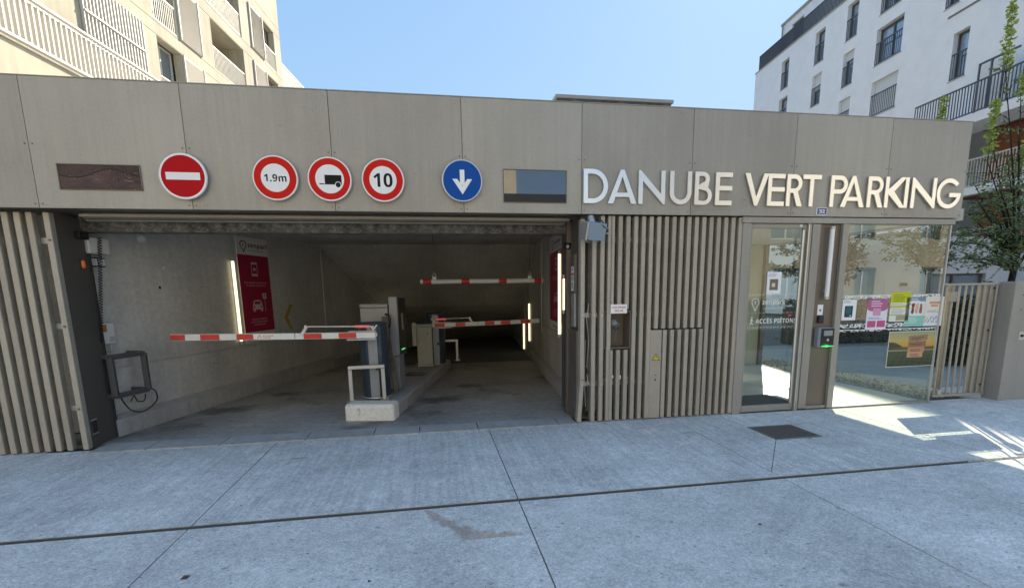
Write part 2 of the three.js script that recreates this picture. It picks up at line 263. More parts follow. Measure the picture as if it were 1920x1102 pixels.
// ---------------------------------------------------------------- garage interior
const A0 = onY(222, 820), DL = V(Math.sin(16.15 * DEG), 0, -Math.cos(16.15 * DEG)), NL = V(-DL.z, 0, DL.x);   // left wall
const B0 = onY(1063, 760), DR = V(Math.sin(5.17 * DEG), 0, -Math.cos(5.17 * DEG)), NR = V(DR.z, 0, -DR.x);    // right wall, normal to -x
const LW = A0.clone().addScaledVector(NL, -0.14);   // wall face behind kerb
const RW = B0.clone().addScaledVector(NR, -0.12);
const onL = (u, v, off = 0) => onPlane(u, v, LW.clone().addScaledVector(NL, off), NL);
const onR = (u, v, off = 0) => onPlane(u, v, RW.clone().addScaledVector(NR, off), NR);
const along = (P, D, t) => P.clone().addScaledVector(D, t);
const xz = (p) => [p.x, p.z];
const CEIL = 2.72, ZB = -5.9;
{
  const fl = struct('garage_floor', 'worn grey concrete driveway leading down into the garage');
  // flat part
  mesh(fl, 'floor_slab', prism([[-4.3, -0.352], [2.3, -0.352], [3.2, -6.0], [-3.2, -6.0]], -0.12, 0.004), M.floor);
  // descending ramp
  const g = new THREE.BufferGeometry(); const q = [V(-3.2, .004, -6.0), V(3.2, .004, -6.0), V(5.4, -4, -22), V(0, -4, -22)];
  g.setAttribute('position', new THREE.Float32BufferAttribute([q[0], q[1], q[2], q[0], q[2], q[3]].flatMap((p) => p.toArray()), 3)); mesh(fl, 'ramp', uvMetres(g), M.floor);
  mesh(fl, 'joint_bed', prism([[-3.9, -.1], [1.8, -.1], [1.8, -.5], [-3.9, -.5]], -.14, -.04), M.paveEdge);
  const th = struct('threshold', 'cracked concrete threshold strip at the garage mouth');
  let x = -3.72; while (x < 1.7) { const w = rr(.5, 1.1), x1 = Math.min(x + w, 1.74); mesh(th, 'threshold_stone', prism([[x + .006, -0.32 + rr(-.015, .015)], [x1 - .006, -0.32 + rr(-.015, .015)], [x1 - .006, 0.012], [x + .006, 0.012]], -.1, .016), M.kerb); x = x1; }
  const wl = struct('garage_wall_left', 'grey concrete wall along the left of the ramp');
  const P = (W, D, N, t, y, o) => { const p = along(W, D, t).addScaledVector(N, o); return V(p.x, y, p.z); };
  function wall(parent, W, D, N, t0, t1, y0, y1, o0, o1, m, name) { const a = P(W, D, N, t0, 0, o0), b = P(W, D, N, t1, 0, o0), c = P(W, D, N, t1, 0, o1), d = P(W, D, N, t0, 0, o1); return mesh(parent, name, prism([xz(a), xz(b), xz(c), xz(d)], y0, y1), m); }
  // lower course and upper course with a recessed shadow groove between
  wall(wl, LW, DL, NL, -0.02, 22, -4.5, 0.80, -0.3, 0, M.conc, 'lower_wall'); wall(wl, LW, DL, NL, -0.02, 22, 0.80, 0.825, -0.3, -0.02, M.conc, 'groove'); wall(wl, LW, DL, NL, -0.02, 22, 0.825, 3.0, -0.3, 0.0, M.conc, 'upper_wall');
  for (let i = 0; i < 6; i++) { const a = P(LW, DL, NL, i * 1.15 + .006, 0, .002), b = P(LW, DL, NL, (i + 1) * 1.15 - .006, 0, .002), c = P(LW, DL, NL, (i + 1) * 1.15 - .006, 0, .14), d = P(LW, DL, NL, i * 1.15 + .006, 0, .14);
    const g1 = new ConvexGeometry([a, b, c, d].flatMap((p, k) => [V(p.x, -.02, p.z), V(p.x, k < 2 ? 0.245 : 0.205, p.z)])); mesh(wl, 'kerb_stone', uvMetres(g1), M.kerb); }
  const wr = struct('garage_wall_right', 'grey concrete wall along the right of the ramp');
  wall(wr, RW, DR, NR, -0.35, 22, -4.5, 0.945, -0.3, 0, M.conc, 'lower_wall'); wall(wr, RW, DR, NR, -0.35, 22, 0.945, 0.965, -0.3, -0.02, M.conc, 'groove'); wall(wr, RW, DR, NR, -0.35, 22, 0.965, 3.0, -0.3, 0, M.conc, 'upper_wall');
  for (let i = 0; i < 5; i++) { const t = (k) => -0.3 + k * 1.15; const a = P(RW, DR, NR, t(i) + .006, 0, .002), b = P(RW, DR, NR, t(i + 1) - .006, 0, .002), c = P(RW, DR, NR, t(i + 1) - .006, 0, .12), d = P(RW, DR, NR, t(i) + .006, 0, .12);
    mesh(wr, 'kerb_stone', uvMetres(new ConvexGeometry([a, b, c, d].flatMap((p, k) => [V(p.x, -.02, p.z), V(p.x, k < 2 ? 0.2 : 0.165, p.z)]))), M.kerb); }
  const ce = struct('garage_ceiling', 'smooth concrete garage ceiling that slopes down over the ramp');
  mesh(ce, 'ceiling_slab', prism([[-5, -0.7], [3.9, -0.7], [3.9, ZB], [-5, ZB]], CEIL, 3.0), M.conc);
  { const a = 3.4, g = uvMetres(new ConvexGeometry([V(-5, CEIL, ZB), V(5.8, CEIL, ZB), V(-5, 3.0, ZB), V(5.8, 3.0, ZB), V(-5, 1.28, ZB - a), V(5.8, 1.28, ZB - a), V(-5, 3, ZB - a), V(5.8, 3, ZB - a)])); mesh(ce, 'sloping_soffit', g, M.conc);
    mesh(ce, 'sloping_soffit', uvMetres(new ConvexGeometry([V(-5, 1.28, ZB - a), V(8, 1.28, ZB - a), V(-5, 3, ZB - a), V(8, 3, ZB - a), V(-5, -2.2, -22), V(8, -2.2, -22), V(-5, 3, -22), V(8, 3, -22)])), M.conc); }
  bx(ce, 'end_wall', M.conc, -6, 9, -5, 3, -22.4, -22.05);
}

// ---------------------------------------------------------------- entrance building: fascia, soffit, roof
const FB = 2.537, FT = 3.735;
const FX = [-6.55, -5.16, -3.775, -2.383, -0.973, 0.41, 1.779, 3.15, 4.515, 5.873, 7.072];
const bld = thing('parking_entrance', 'low garage entrance building clad in bronze grey metal panels', 'building');
for (let i = 0; i < FX.length - 1; i++) {
  const a = FX[i] + .003, b = FX[i + 1] - .003, g = new THREE.BoxGeometry(b - a, FT - FB, .03); const m = mesh(bld, 'fascia_panel', uvMetres(g, rr(0, 3), rr(0, 3)), bronzes[i % 3], [(a + b) / 2, (FB + FT) / 2, -0.015]);
  for (const x of [a + .03, b - .03]) for (const y of [2.575, 3.13]) if (x > -5.2) mesh(m, 'screw', new THREE.CylinderGeometry(.008, .008, .006, 8), M.frame, [x - (a + b) / 2, y - (FB + FT) / 2, .017], [Math.PI / 2, 0, 0]);
}
bx(bld, 'fascia_backing', M.dark, -6.55, 7.06, FB + .01, FT - .012, -0.1, -0.034);
bx(bld, 'parapet_cap', M.bronze2, -6.55, 7.078, FT + .002, FT + .012, -0.34, 0.006, .002);
bx(bld, 'fascia_end', M.bronze, 7.058, 7.07, FB, FT, -0.34, -0.032, .002);
bx(bld, 'soffit', M.frame, -6.5, 1.79, FB + .012, FB + .03, -0.62, -0.104, .002);
// stepped roller door housing under the fascia
bx(bld, 'door_track', M.slat2, -3.62, 1.72, 2.497, 2.527, -0.34, -0.30, .003);
bx(bld, 'door_track', M.frame, -3.62, 1.70, 2.485, 2.548, -0.47, -0.36, .003);
bx(bld, 'door_track', M.slat2, -3.66, 1.70, 2.475, 2.50, -0.53, -0.475, .003);
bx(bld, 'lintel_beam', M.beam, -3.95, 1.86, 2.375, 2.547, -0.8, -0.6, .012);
// roof slab and enclosing walls of the low building
bx(bld, 'roof_slab', M.conc, -12, 3.95, 3.02, 3.3, -24, -0.12);
bx(bld, 'roof_slab', M.conc, 3.96, 7.55, 2.56, 2.72, -4.3, -0.36);
bx(bld, 'roof_slab', M.conc, 3.96, 7.0, 3.02, 3.3, -4.3, -0.36);
bx(bld, 'side_wall', M.conc, 3.66, 3.86, 0, 3.0, -4.2, -0.4);
bx(bld, 'side_wall', M.conc, -6.5, -4.2, 0, 3.0, -1.2, -1.0); bx(bld, 'side_wall', M.conc, -6.7, -6.5, 0, 3.0, -1.2, -0.1); bx(bld, 'void_floor', M.conc, -6.5, -3.86, -.1, -.01, -1.0, -0.91); bx(bld, 'side_wall', M.conc, 2.5, 3.655, 0, 3.0, -3.6, -3.4);
{ const m = mat(0.30, 0.30, 0.31, { map: T.grain, roughness: .9 }); const b = thing('rooftop_housing', 'low flat grey plant housing on the roof behind the fascia', 'roof housing', [0, 0, 0]);
  const l = onZ(1045, 184, -7), r = onZ(1259, 180, -7); bx(b, 'housing_wall', m, l.x, r.x, 3.3, l.y, -10, -7); bx(b, 'housing_cap', M.bronze2, l.x - .05, r.x + .05, l.y + .002, l.y + .08, -10.05, -6.95); }

// jambs
{
  const j = thing('left_jamb', 'tall dark brown metal door jamb beside the left slat screen', 'jamb'); // return panel along z
  bx(j, 'jamb_panel', M.jamb, -3.84, -3.795, 0.0, 2.52, -0.66, -0.17);
  bx(j, 'guide_channel', M.dark, -3.80, -3.775, 0.0, 2.42, -0.672, -0.645, .002);
  bx(j, 'wall_socket_niche', M.dark, -3.796, -3.789, 0.16, 0.30, -0.33, -0.25, .002);
  bx(j, 'niche_frame', M.galv, -3.796, -3.791, 0.30, 0.315, -0.34, -0.24, .002); bx(j, 'niche_frame', M.galv, -3.796, -3.791, 0.145, 0.16, -0.34, -0.24, .002);
  const r = thing('right_jamb', 'brown metal door jamb with guide rail at the right of the garage mouth', 'jamb');
  bx(r, 'jamb_panel', M.jamb, 1.80, 1.84, 0.0, 2.52, -1.0, -0.12);
  bx(r, 'guide_channel', M.frame, 1.745, 1.80, 0.0, 2.52, -0.60, -0.52, .003); bx(r, 'guide_channel', M.dark, 1.748, 1.80, 0.0, 2.36, -0.64, -0.605, .003);
  bx(r, 'lower_cladding', M.frame, 1.765, 1.798, 0.02, 1.16, -0.50, -0.13, .004);
  bx(r, 'cable_tray', M.galv, 1.77, 1.798, 1.2, 1.62, -0.40, -0.26, .003);
  const st = canvasTex(64, 256, (c, w, h) => { c.fillStyle = '#e8e8e6'; c.fillRect(0, 0, w, h); c.fillStyle = '#c23a52'; c.fillRect(6, 66, 52, 26); c.fillStyle = '#334'; for (const y of [14, 30, 108, 122, 140, 170, 184, 205, 224]) c.fillRect(10, y, 30 + (y * 7) % 16, 8); });
  const s = mesh(r, 'sticker', new THREE.PlaneGeometry(.13, .3), mat(1, 1, 1, { map: st, roughness: .5 }), [1.757, 1.80, -.30], [0, -Math.PI / 2, 0]); s.userData.label = 'white notice sticker with small print and a red band';
  bx(r, 'sticker_plate', M.frame, 1.76, 1.798, 1.62, 2.1, -0.38, -0.22, .003);
}

// ---------------------------------------------------------------- slat screens
{
  const s = thing('slat_screen', 'beige vertical slat screen left of the garage mouth', 'slat screen', [0, 0, -0.12]);
  const xs = [-3.812]; for (let k = 0; k < 24; k++) xs.push(-3.965 - k * 0.1075);
  const bot = 0.012;
  xs.forEach((x, i) => { if (x > -6.4) mesh(s, 'slat', cbox(.056, 2.512 - bot, .075, .004), slats[(i * 7) % 3], [x, (2.512 + bot) / 2, -0.0375]); });
  for (const y of [0.47, 1.36, 2.24]) bx(s, 'rail', M.galv, -6.4, -3.80, y - .03, y + .03, -0.09, -0.077, .002);
  for (const y of [0.47, 1.36, 2.24]) mesh(s, 'bolt', new THREE.CylinderGeometry(.012, .012, .012, 8), M.frame, [-3.812, y, .004], [Math.PI / 2, 0, 0]);
}
{
  const s = thing('slat_screen', 'beige vertical slat screen between the garage mouth and the glass door', 'slat screen', [0, 0, -0.035]);
  const top = 2.522, bot = .012, st = (x, y0, y1, i, tilt = 0) => mesh(s, 'slat', cbox(.052, y1 - y0, .10, .004), slats[(i * 5 + (i >> 1)) % 3], [x, (y0 + y1) / 2, -0.05], [0, 0, tilt]);
  // end slat, bent outward at its foot
  st(1.812, 0.55, top - .04, 1); st(1.795, bot, 0.545, 2, -0.065);
  st(1.955, bot, 2.30, 0); st(1.945 + .0, 2.305, 2.33, 0);
  const x0 = 2.085, dx = 0.0986; let i = 0;
  for (let k = -1; k < 19; k++, i++) {
    const x = x0 + k * dx; if (k === -1) { st(2.058, bot, top, i); continue; }
    if (k === 0) { continue; }
    if (k >= 1 && k <= 3) { st(x, 1.42, top, i); st(x, bot, 0.915, i); continue; }
    if (k >= 7 && k <= 13) { st(x, 1.165, top, i); continue; }
    st(x, bot, top, i);
  }
  st(x0 + .006 + .06, bot, top, 2);
  for (const [y, a, b] of [[2.255, 1.79, 3.9], [1.35, 1.79, 2.10], [1.35, 2.44, 3.9], [0.485, 1.79, 2.66]]) bx(s, 'rail', M.galv, a, b, y - .03, y + .03, -0.116, -0.102, .002);
  for (const y of [1.35, .485]) for (const x of [1.812, 1.955, 2.058]) mesh(s, 'bolt', new THREE.CylinderGeometry(.014, .014, .014, 8), M.galv, [x, y, .004], [Math.PI / 2, 0, 0]);
  bx(s, 'back_panel', M.frame, 1.85, 2.05, 0, 2.5, -0.60, -0.56);
  // hatch in the lower part
  const h = thing('service_hatch', 'hinged service hatch with a solid strip and slats, bearing a yellow warning triangle', 'hatch', [0, 0, -0.03]);
  bx(h, 'solid_strip', M.slat, 2.70, 2.853, bot, 1.15, -0.05, 0.0); bx(h, 'top_rail', M.galv, 2.855, 3.42, 1.09, 1.14, -0.116, -0.102); bx(h, 'bottom_rail', M.galv, 2.855, 3.42, 0.1, .15, -0.116, -0.102);
  for (let k = 8; k <= 13; k++) mesh(h, 'slat', cbox(.052, 1.138, .10, .004), slats[k % 3], [x0 + k * dx + .022, bot + .569, -0.05]);
  bx(h, 'door_edge', M.frame, 2.857, 2.872, 0.1, 0.85, -0.05, -0.01, .002);
  const tri = new THREE.Shape([new THREE.Vector2(-.05, -.035), new THREE.Vector2(.05, -.035), new THREE.Vector2(0, .055)]);
  const tt = canvasTex(128, 128, (c) => { c.fillStyle = '#1a1a12'; c.fillRect(0, 0, 128, 128); c.fillStyle = '#e8c81c'; c.beginPath(); c.moveTo(14, 118); c.lineTo(114, 118); c.lineTo(64, 20); c.fill(); c.fillStyle = '#151510'; c.beginPath(); c.moveTo(70, 44); c.lineTo(52, 80); c.lineTo(64, 80); c.lineTo(58, 110); c.lineTo(80, 70); c.lineTo(66, 70); c.lineTo(76, 46); c.fill(); });
  const tg = new THREE.ShapeGeometry(tri); { const p = tg.attributes.position, uv = []; for (let k = 0; k < p.count; k++) uv.push((p.getX(k) + .05) / .1, (p.getY(k) + .035) / .09); tg.setAttribute('uv', new THREE.Float32BufferAttribute(uv, 2)); }
  mesh(h, 'warning_triangle', tg, mat(1, 1, 1, { map: tt, roughness: .4 }), [2.783, .80, .0025]).userData.label = 'yellow electrical warning triangle';
  for (const [y, r] of [[.575, .007], [.515, .011]]) mesh(h, 'lock_hole', new THREE.CylinderGeometry(r, r, .004, 10), M.black, [2.783, y, .001], [Math.PI / 2, 0, 0]);
  // dry riser inlet
  const d = thing('dry_riser_inlet', 'recessed fire hose inlet pipe in a brown niche among the slats', 'fire inlet', [0, 0, -0.035]);
  const N = M.frame; bx(d, 'niche_back', N, 2.095, 2.44, .93, 1.40, -.24, -.225); bx(d, 'niche_side', N, 2.095, 2.108, .93, 1.40, -.224, -.005); bx(d, 'niche_side', N, 2.427, 2.44, .93, 1.40, -.224, -.005); bx(d, 'niche_floor', N, 2.108, 2.427, .93, .945, -.224, -.005); bx(d, 'niche_top', N, 2.108, 2.427, 1.385, 1.40, -.224, -.005);
  mesh(d, 'pipe', rod([2.23, 1.31, -.22], [2.25, 1.255, -.11], .04, .04, 16), M.galv); mesh(d, 'coupling', rod([2.245, 1.262, -.12], [2.262, 1.205, -.055], .05, .05, 8), M.galv); mesh(d, 'cap', rod([2.262, 1.207, -.058], [2.270, 1.18, -.03], .044, .036, 16), M.greyPaint); mesh(d, 'drip_chain', rod([2.265, 1.18, -.035], [2.265, 1.0, -.1], .003), M.steel);
  const p = thing('fire_inlet_sign', 'small white sign with red capital letters above the pipe niche', 'sign', [2.274, 1.424, -.033]);
  const ct = canvasTex(512, 280, (c, w, h) => { c.fillStyle = '#f0efec'; c.fillRect(0, 0, w, h); c.fillStyle = '#c2303f'; c.font = 'bold 92px sans-serif'; c.textAlign = 'center'; c.fillText('COLONNE', w / 2, 125); c.fillText('SECHE', w / 2, 230); });
  bx(p, 'sign_plate', M.white, -.106, .106, -.056, .056, 0, .008, .002); mesh(p, 'sign_face', new THREE.PlaneGeometry(.208, .108), mat(1, 1, 1, { map: ct, roughness: .35 }), [0, 0, .0095]);
  // loose wires behind the slats
  [[[1.9, 1.5, -.06], [1.87, 1.3, -.05], [1.9, 1.05, -.06], [1.885, .7, -.08]], [[1.88, .62, -.06], [1.9, .5, -.02], [2.0, .47, -.07], [2.13, .56, -.08], [2.15, .66, -.07]], [[1.86, 1.05, -.07], [1.85, .6, -.06], [1.87, .2, -.07]]].forEach((w, i) => { tag(mesh(scene, 'loose_wire', tube(w.map((q) => V(...q)), .004, 24, 5), M.galv), ['wavy pale wire hanging between the middle and lower slat rails', 'short curled wire looping around the lower slat rail', 'straight thin wire running down to the ground behind the bent slat'][i], 'wire', 'loose wires behind the slats'); });
}
{ // floodlight box
  const f = thing('floodlight', 'tilted blue grey floodlight housing on top of a slat', 'floodlight', [1.905, 2.335, .10], 0.15);
  const g = mesh(f, 'housing', new RoundedBoxGeometry(.235, .19, .16, 2, .015), M.blueGrey, [0, 0, 0], [.25, 0, -.04]); mesh(f, 'side_plate', cbox(.02, .2, .17), M.galv, [-.128, 0, 0], [.25, 0, -.04]); mesh(f, 'front_rim', cbox(.22, .03, .02), M.blueGrey, [0, -.10, .055], [.25, 0, -.04]);
  mesh(f, 'bracket', rod([0, .17, -.1], [0, .06, -.04], .035, .05, 10), M.galv); mesh(f, 'cable', tube([[.02, .13, 0], [.08, .1, .05], [.1, .02, .09], [.05, .06, .095]], .006, 20, 6), M.rubber);
  for (const y of [.03, -.03]) mesh(f, 'clip', cbox(.06, .012, .012), M.galv, [.145, y, .03], [0, 0, -.2]);
}
{ const c = thing('spot_camera', 'small black spot camera at the top of the right jamb', 'camera', [1.77, 2.22, -.56]); mesh(c, 'camera_body', cbox(.07, .09, .10, .01), M.black, [0, 0, 0], [.2, .3, 0]); mesh(c, 'mount', rod([0.02, .05, -.02], [.02, .14, -.03], .012), M.black); mesh(c, 'lens', new THREE.CylinderGeometry(.02, .02, .02, 12), M.galv, [-.02, -.01, .055], [Math.PI / 2, 0, 0]); }

// ---------------------------------------------------------------- fascia things: round signs
function roundSign(name, label, x, y, draw, rim = M.white) {
  const s = thing(name, label, 'traffic sign', [x, y, 0]); const R = .2235;
  const prof = [[0, .03], [R - .02, .03], [R - .004, .034], [R, .042], [R, .060], [R - .004, .066], [R - .012, .064], [R - .014, .0615]].map(([a, b]) => new THREE.Vector2(a, b));
  const g = new THREE.LatheGeometry(prof, 64); g.rotateX(Math.PI / 2); mesh(s, 'rim', g, rim);
  const t = canvasTex(512, 512, draw); mesh(s, 'sign_face', new THREE.CircleGeometry(R - .005, 64), mat(1, 1, 1, { map: t, roughness: .6, specularIntensity: .35 }), [0, 0, .0655]);
  bx(s, 'bracket', M.galv, -.03, .03, -.16, .16, .002, .028, .002);
  return s;
}
const disc = (c, r, f) => { c.fillStyle = f; c.beginPath(); c.arc(256, 256, r, 0, 7); c.fill(); };
const RED = '#cf1f14';
roundSign('no_entry_sign', 'round red no entry sign with a white bar on the fascia', -2.416, 2.847, (c) => { disc(c, 260, '#f2f0ee'); disc(c, 236, '#b80b14'); c.fillStyle = '#f2efec'; c.fillRect(70, 212, 372, 84); });
roundSign('height_limit_sign', 'round red ringed sign reading 1.9m on the fascia', -1.541, 2.85, (c) => { disc(c, 260, '#f2f0ee'); disc(c, 244, RED); disc(c, 164, '#f2f0ee'); c.fillStyle = '#1b1b1b'; c.font = 'bold 116px sans-serif'; c.textAlign = 'center'; c.fillText('1.9m', 258, 298); });
roundSign('trailer_ban_sign', 'round red ringed sign with a black trailer on the fascia', -1.001, 2.85, (c) => { disc(c, 260, '#f2f0ee'); disc(c, 244, RED); disc(c, 170, '#f2f0ee'); c.fillStyle = '#1c1c1c'; c.fillRect(196, 208, 200, 112); c.fillRect(130, 308, 60, 12); c.beginPath(); c.arc(352, 322, 38, 0, 7); c.fillStyle = '#f2f0ee'; c.fill(); c.beginPath(); c.arc(352, 322, 30, 0, 7); c.fillStyle = '#1c1c1c'; c.fill(); });
roundSign('speed_limit_sign', 'round red ringed sign reading 10 on the fascia', -0.453, 2.851, (c) => { disc(c, 260, '#f2f0ee'); disc(c, 244, RED); disc(c, 166, '#f2f0ee'); c.fillStyle = '#202020'; c.font = 'bold 226px sans-serif'; c.textAlign = 'center'; c.fillText('10', 254, 338); });
roundSign('arrow_sign', 'round blue sign with a white downward arrow on the fascia', 0.395, 2.863, (c) => { disc(c, 260, '#c8ccd0'); disc(c, 244, '#124f9e'); c.fillStyle = '#f2f2f0'; c.fillRect(226, 122, 60, 190); c.beginPath(); c.moveTo(128, 236); c.lineTo(190, 236); c.lineTo(256, 322); c.lineTo(322, 236); c.lineTo(384, 236); c.lineTo(256, 426); c.fill(); }, M.steel);

// display panels set in the fascia
{
  const d = thing('peeling_panel', 'narrow display panel with cracked swirling brown film on the fascia', 'display', [(-3.562 - 2.828) / 2, 2.832, .0]);
  const t = tex(512, 176, (u, v) => {
    const w = fbm(u * .9 + .1, v * .4, 4, 3), s = Math.sin((w * 9 + u * 5 + v * 3 + 3.5 * fbm(u, v, 5, 2)) * 13), s2 = Math.max(0, s - .55) * 1.9; const crack = Math.abs(v - (0.62 - 0.22 * Math.sin(u * 6.3 + .7) * Math.exp(-Math.pow(u - .55, 2) * 3))) < .02 ? 1 : 0;
    const dn = v > 0.62 - 0.22 * Math.sin(u * 6.3 + .7) * Math.exp(-Math.pow(u - .55, 2) * 3) ? .8 : 1; const b = (0.27 + .16 * (w - .5) + .30 * s2 * (0.3 + fbm(u, v, 20, 2))) * dn; return crack ? [.09, .05, .05] : [b * 1.16, b * .90, b * .86];
  }, 1); t.wrapS = t.wrapT = THREE.ClampToEdgeWrapping;
  const W = .362, H = .115; mesh(d, 'film', new THREE.PlaneGeometry(W * 2, H * 2), mat(1, 1, 1, { map: t, bumpMap: t, bumpScale: .012, roughness: .4, specularIntensity: .6 }), [0, 0, .004]);
  bx(d, 'frame_strip', M.frame, -W - .01, W + .01, H, H + .008, .001, .012, .002); bx(d, 'frame_strip', M.frame, -W - .01, W + .01, -H - .008, -H, .001, .012, .002); bx(d, 'frame_strip', M.frame, -W - .01, -W, -H, H, .001, .012, .002); bx(d, 'frame_strip', M.frame, W, W + .01, -H, H, .001, .012, .002);
  const e = thing('glossy_panel', 'dark glossy display panel set in the fascia next to the lettering', 'display', [1.228, 2.83, 0]);
  const w2 = .362, h2 = .172; mesh(e, 'screen', new THREE.PlaneGeometry(w2 * 2, h2 * 2), mat(.02, .021, .024, { roughness: .03, ior: 2.2, clearcoat: 1, clearcoatRoughness: .01 }), [0, 0, .004]);
  bx(e, 'lower_bar', M.black, -w2, w2, -h2, -h2 + .09, .0045, .007, .001);
  bx(e, 'frame_strip', M.frame, -w2 - .008, w2 + .008, h2, h2 + .008, .001, .012, .002); bx(e, 'frame_strip', M.frame, -w2 - .008, w2 + .008, -h2 - .008, -h2, .001, .012, .002); bx(e, 'frame_strip', M.frame, -w2 - .008, -w2, -h2, h2, .001, .012, .002); bx(e, 'frame_strip', M.frame, w2, w2 + .008, -h2, h2, .001, .012, .002);
}
// ---------------------------------------------------------------- lettering
{
  const L = thing('sign_lettering', 'large brushed steel capital letters across the right of the fascia', 'lettering');
  const t = .138, v2 = (x, y) => new THREE.Vector2(x, y), poly = (p) => new THREE.Shape(p.map(([x, y]) => v2(x, y)));
  const arc = (cx, cy, rx, ry, a0, a1, n = 24) => [...Array(n + 1).keys()].map((k) => { const a = (a0 + (a1 - a0) * k / n) * DEG; return [cx + rx * Math.cos(a), cy + ry * Math.sin(a)]; });
  const withHole = (o, ...hs) => { const s = poly(o); for (const h of hs) s.holes.push(new THREE.Path(h.map(([x, y]) => v2(x, y)))); return [s]; };
  const G = {
    D: (W) => withHole([[0, 0], [W - .5, 0], ...arc(W - .5, .5, .5, .5, -90, 90), [0, 1]], [[t, t], [t, 1 - t], ...arc(W - .5, .5, .5 - t, .5 - t, 90, -90)]),
    A: (W) => { const c = W / 2, ap = .06, tx = .175, f = (y) => tx + (c - tx) * y / .80; const y0 = .2, y1 = .2 + t * .9; return withHole([[0, 0], [tx, 0], [f(y0), y0], [W - f(y0), y0], [W - tx, 0], [W, 0], [c + ap, 1], [c - ap, 1]], [[f(y1), y1], [c, .80], [W - f(y1), y1]]); },
    N: (W) => [poly([[0, 0], [t, 0], [t, .69], [W - .06, 0], [W, 0], [W, 1], [W - t, 1], [W - t, .31], [.06, 1], [0, 1]])],
    U: (W) => { const r = W / 2; return [poly([[0, 1], [0, r], ...arc(r, r, r, r, 180, 360), [W, 1], [W - t, 1], [W - t, r], ...arc(r, r, r - t, r - t, 360, 180), [t, 1]])]; },
    B: (W) => withHole([[0, 0], [W - .28, 0], ...arc(W - .28, .28, .28, .28, -90, 60), ...arc(W - .32, .775, .225, .225, -25, 90), [0, 1]], [[t, t * .95], [t, .48], ...arc(W - .28, .28, .28 - t * .95, .28 - t * .85, 75, -90, 14)], [[t, .60], [t, 1 - t * .9], ...arc(W - .32, .78, .225 - t, .22 - t * .9, 90, -90, 12), ]),
    E: (W) => [poly([[0, 0], [W, 0], [W, t], [t, t], [t, .45], [W, .45], [W, .45 + t], [t, .45 + t], [t, 1 - t], [W, 1 - t], [W, 1], [0, 1]])],
    V: (W) => { const c = W / 2; return [poly([[0, 1], [c - .05, 0], [c + .05, 0], [W, 1], [W - .17, 1], [c, .27], [.17, 1]])]; },
    T: (W) => [poly([[W / 2 - t / 2, 0], [W / 2 + t / 2, 0], [W / 2 + t / 2, 1 - t], [W, 1 - t], [W, 1], [0, 1], [0, 1 - t], [W / 2 - t / 2, 1 - t]])],
    P: (W) => withHole([[0, 0], [t, 0], [t, .42], [W - .29, .42], ...arc(W - .29, .71, .29, .29, -90, 90), [0, 1]], [[t, .42 + t], [t, 1 - t], ...arc(W - .29, .71, .29 - t, .29 - t, 90, -90, 14)]),
    R: (W) => withHole([[0, 0], [t, 0], [t, .42], [W * .42, .42], [W - .19, 0], [W, 0], [W * .70, .45], ...arc(W - .32, .72, .28, .28, -55, 90), [0, 1]], [[t, .42 + t], [t, 1 - t], ...arc(W - .32, .71, .29 - t, .29 - t, 90, -90, 14)]),
    K: (W) => [poly([[0, 0], [t, 0], [t, .44], [W - .2, 0], [W, 0], [.36, .53], [W - .02, 1], [W - .22, 1], [t, .60], [t, 1], [0, 1]])],
    I: () => [poly([[0, 0], [t, 0], [t, 1], [0, 1]])],
    G: (W) => { const r = .5, cx = r, ix = r - t; const ang = Math.asin((.02 - t) / ix) / DEG; return [poly([...arc(cx, .5, r, r, 42, 360, 40), [cx + r, .52], [cx + .03, .52], [cx + .03, .52 - t], ...arc(cx, .5, ix, ix, 360 + ang, 42, 36)])]; },
  };
  const spans = [['D', 37, 150], ['A', 150, 283], ['N', 292, 415], ['U', 437, 537], ['B', 552, 632], ['E', 648, 725], ['V', 783, 892], ['E', 890, 968], ['R', 977, 1052], ['T', 1050, 1135], ['P', 1180, 1258], ['A', 1230, 1340], ['R', 1352, 1427], ['K', 1433, 1530], ['I', 1524, 1552], ['N', 1555, 1668], ['G', 1672, 1782]];
  const H = .377, y0 = 2.652;
  for (const [ch, a, b] of spans) {
    const vm = 180 + (420 + (a - 37) / 1745 * 30) / 2.4615, xa = onZ(1080 + a / 2.4615, vm, .05).x, xb = onZ(1080 + b / 2.4615, vm, .05).x, W = (xb - xa) / H;
    const g = new THREE.ExtrudeGeometry(G[ch](W), { depth: .014, bevelEnabled: true, bevelThickness: .002, bevelSize: .0015, bevelSegments: 1, curveSegments: 12 });
    g.scale(H, H, 1); mesh(L, 'letter', uvMetres(g, rr(0, 1), rr(0, 1)), M.letter, [xa, y0, .022]);
    for (const [fx, fy] of [[.15, .2], [Math.max(.2, W - .2), .85]]) mesh(L, 'stand_off', new THREE.CylinderGeometry(.006, .006, .02, 6), M.galv, [xa + Math.min(fx, .08) * H, y0 + fy * H, .0105], [Math.PI / 2, 0, 0]);
  }
  const pl = thing('house_number_plate', 'small blue enamel plate with the white number 32', 'number plate'); const a = onZ(1532, 389, .004), b = onZ(1551, 403, .004);
  const nt = canvasTex(160, 128, (c, w, h) => { c.fillStyle = '#e9ecf2'; c.fillRect(0, 0, w, h); c.fillStyle = '#1c3f8e'; c.fillRect(7, 7, w - 14, h - 14); c.fillStyle = '#f4f4f4'; c.font = 'bold 84px serif'; c.textAlign = 'center'; c.fillText('32', w / 2, 94); });
  bx(pl, 'plate', M.white, a.x, b.x, b.y, a.y, .001, .006, .002); mesh(pl, 'plate_face', new THREE.PlaneGeometry(b.x - a.x - .004, a.y - b.y - .004), mat(1, 1, 1, { map: nt, roughness: .2, clearcoat: .6 }), [(a.x + b.x) / 2, (a.y + b.y) / 2, .0075]);
}

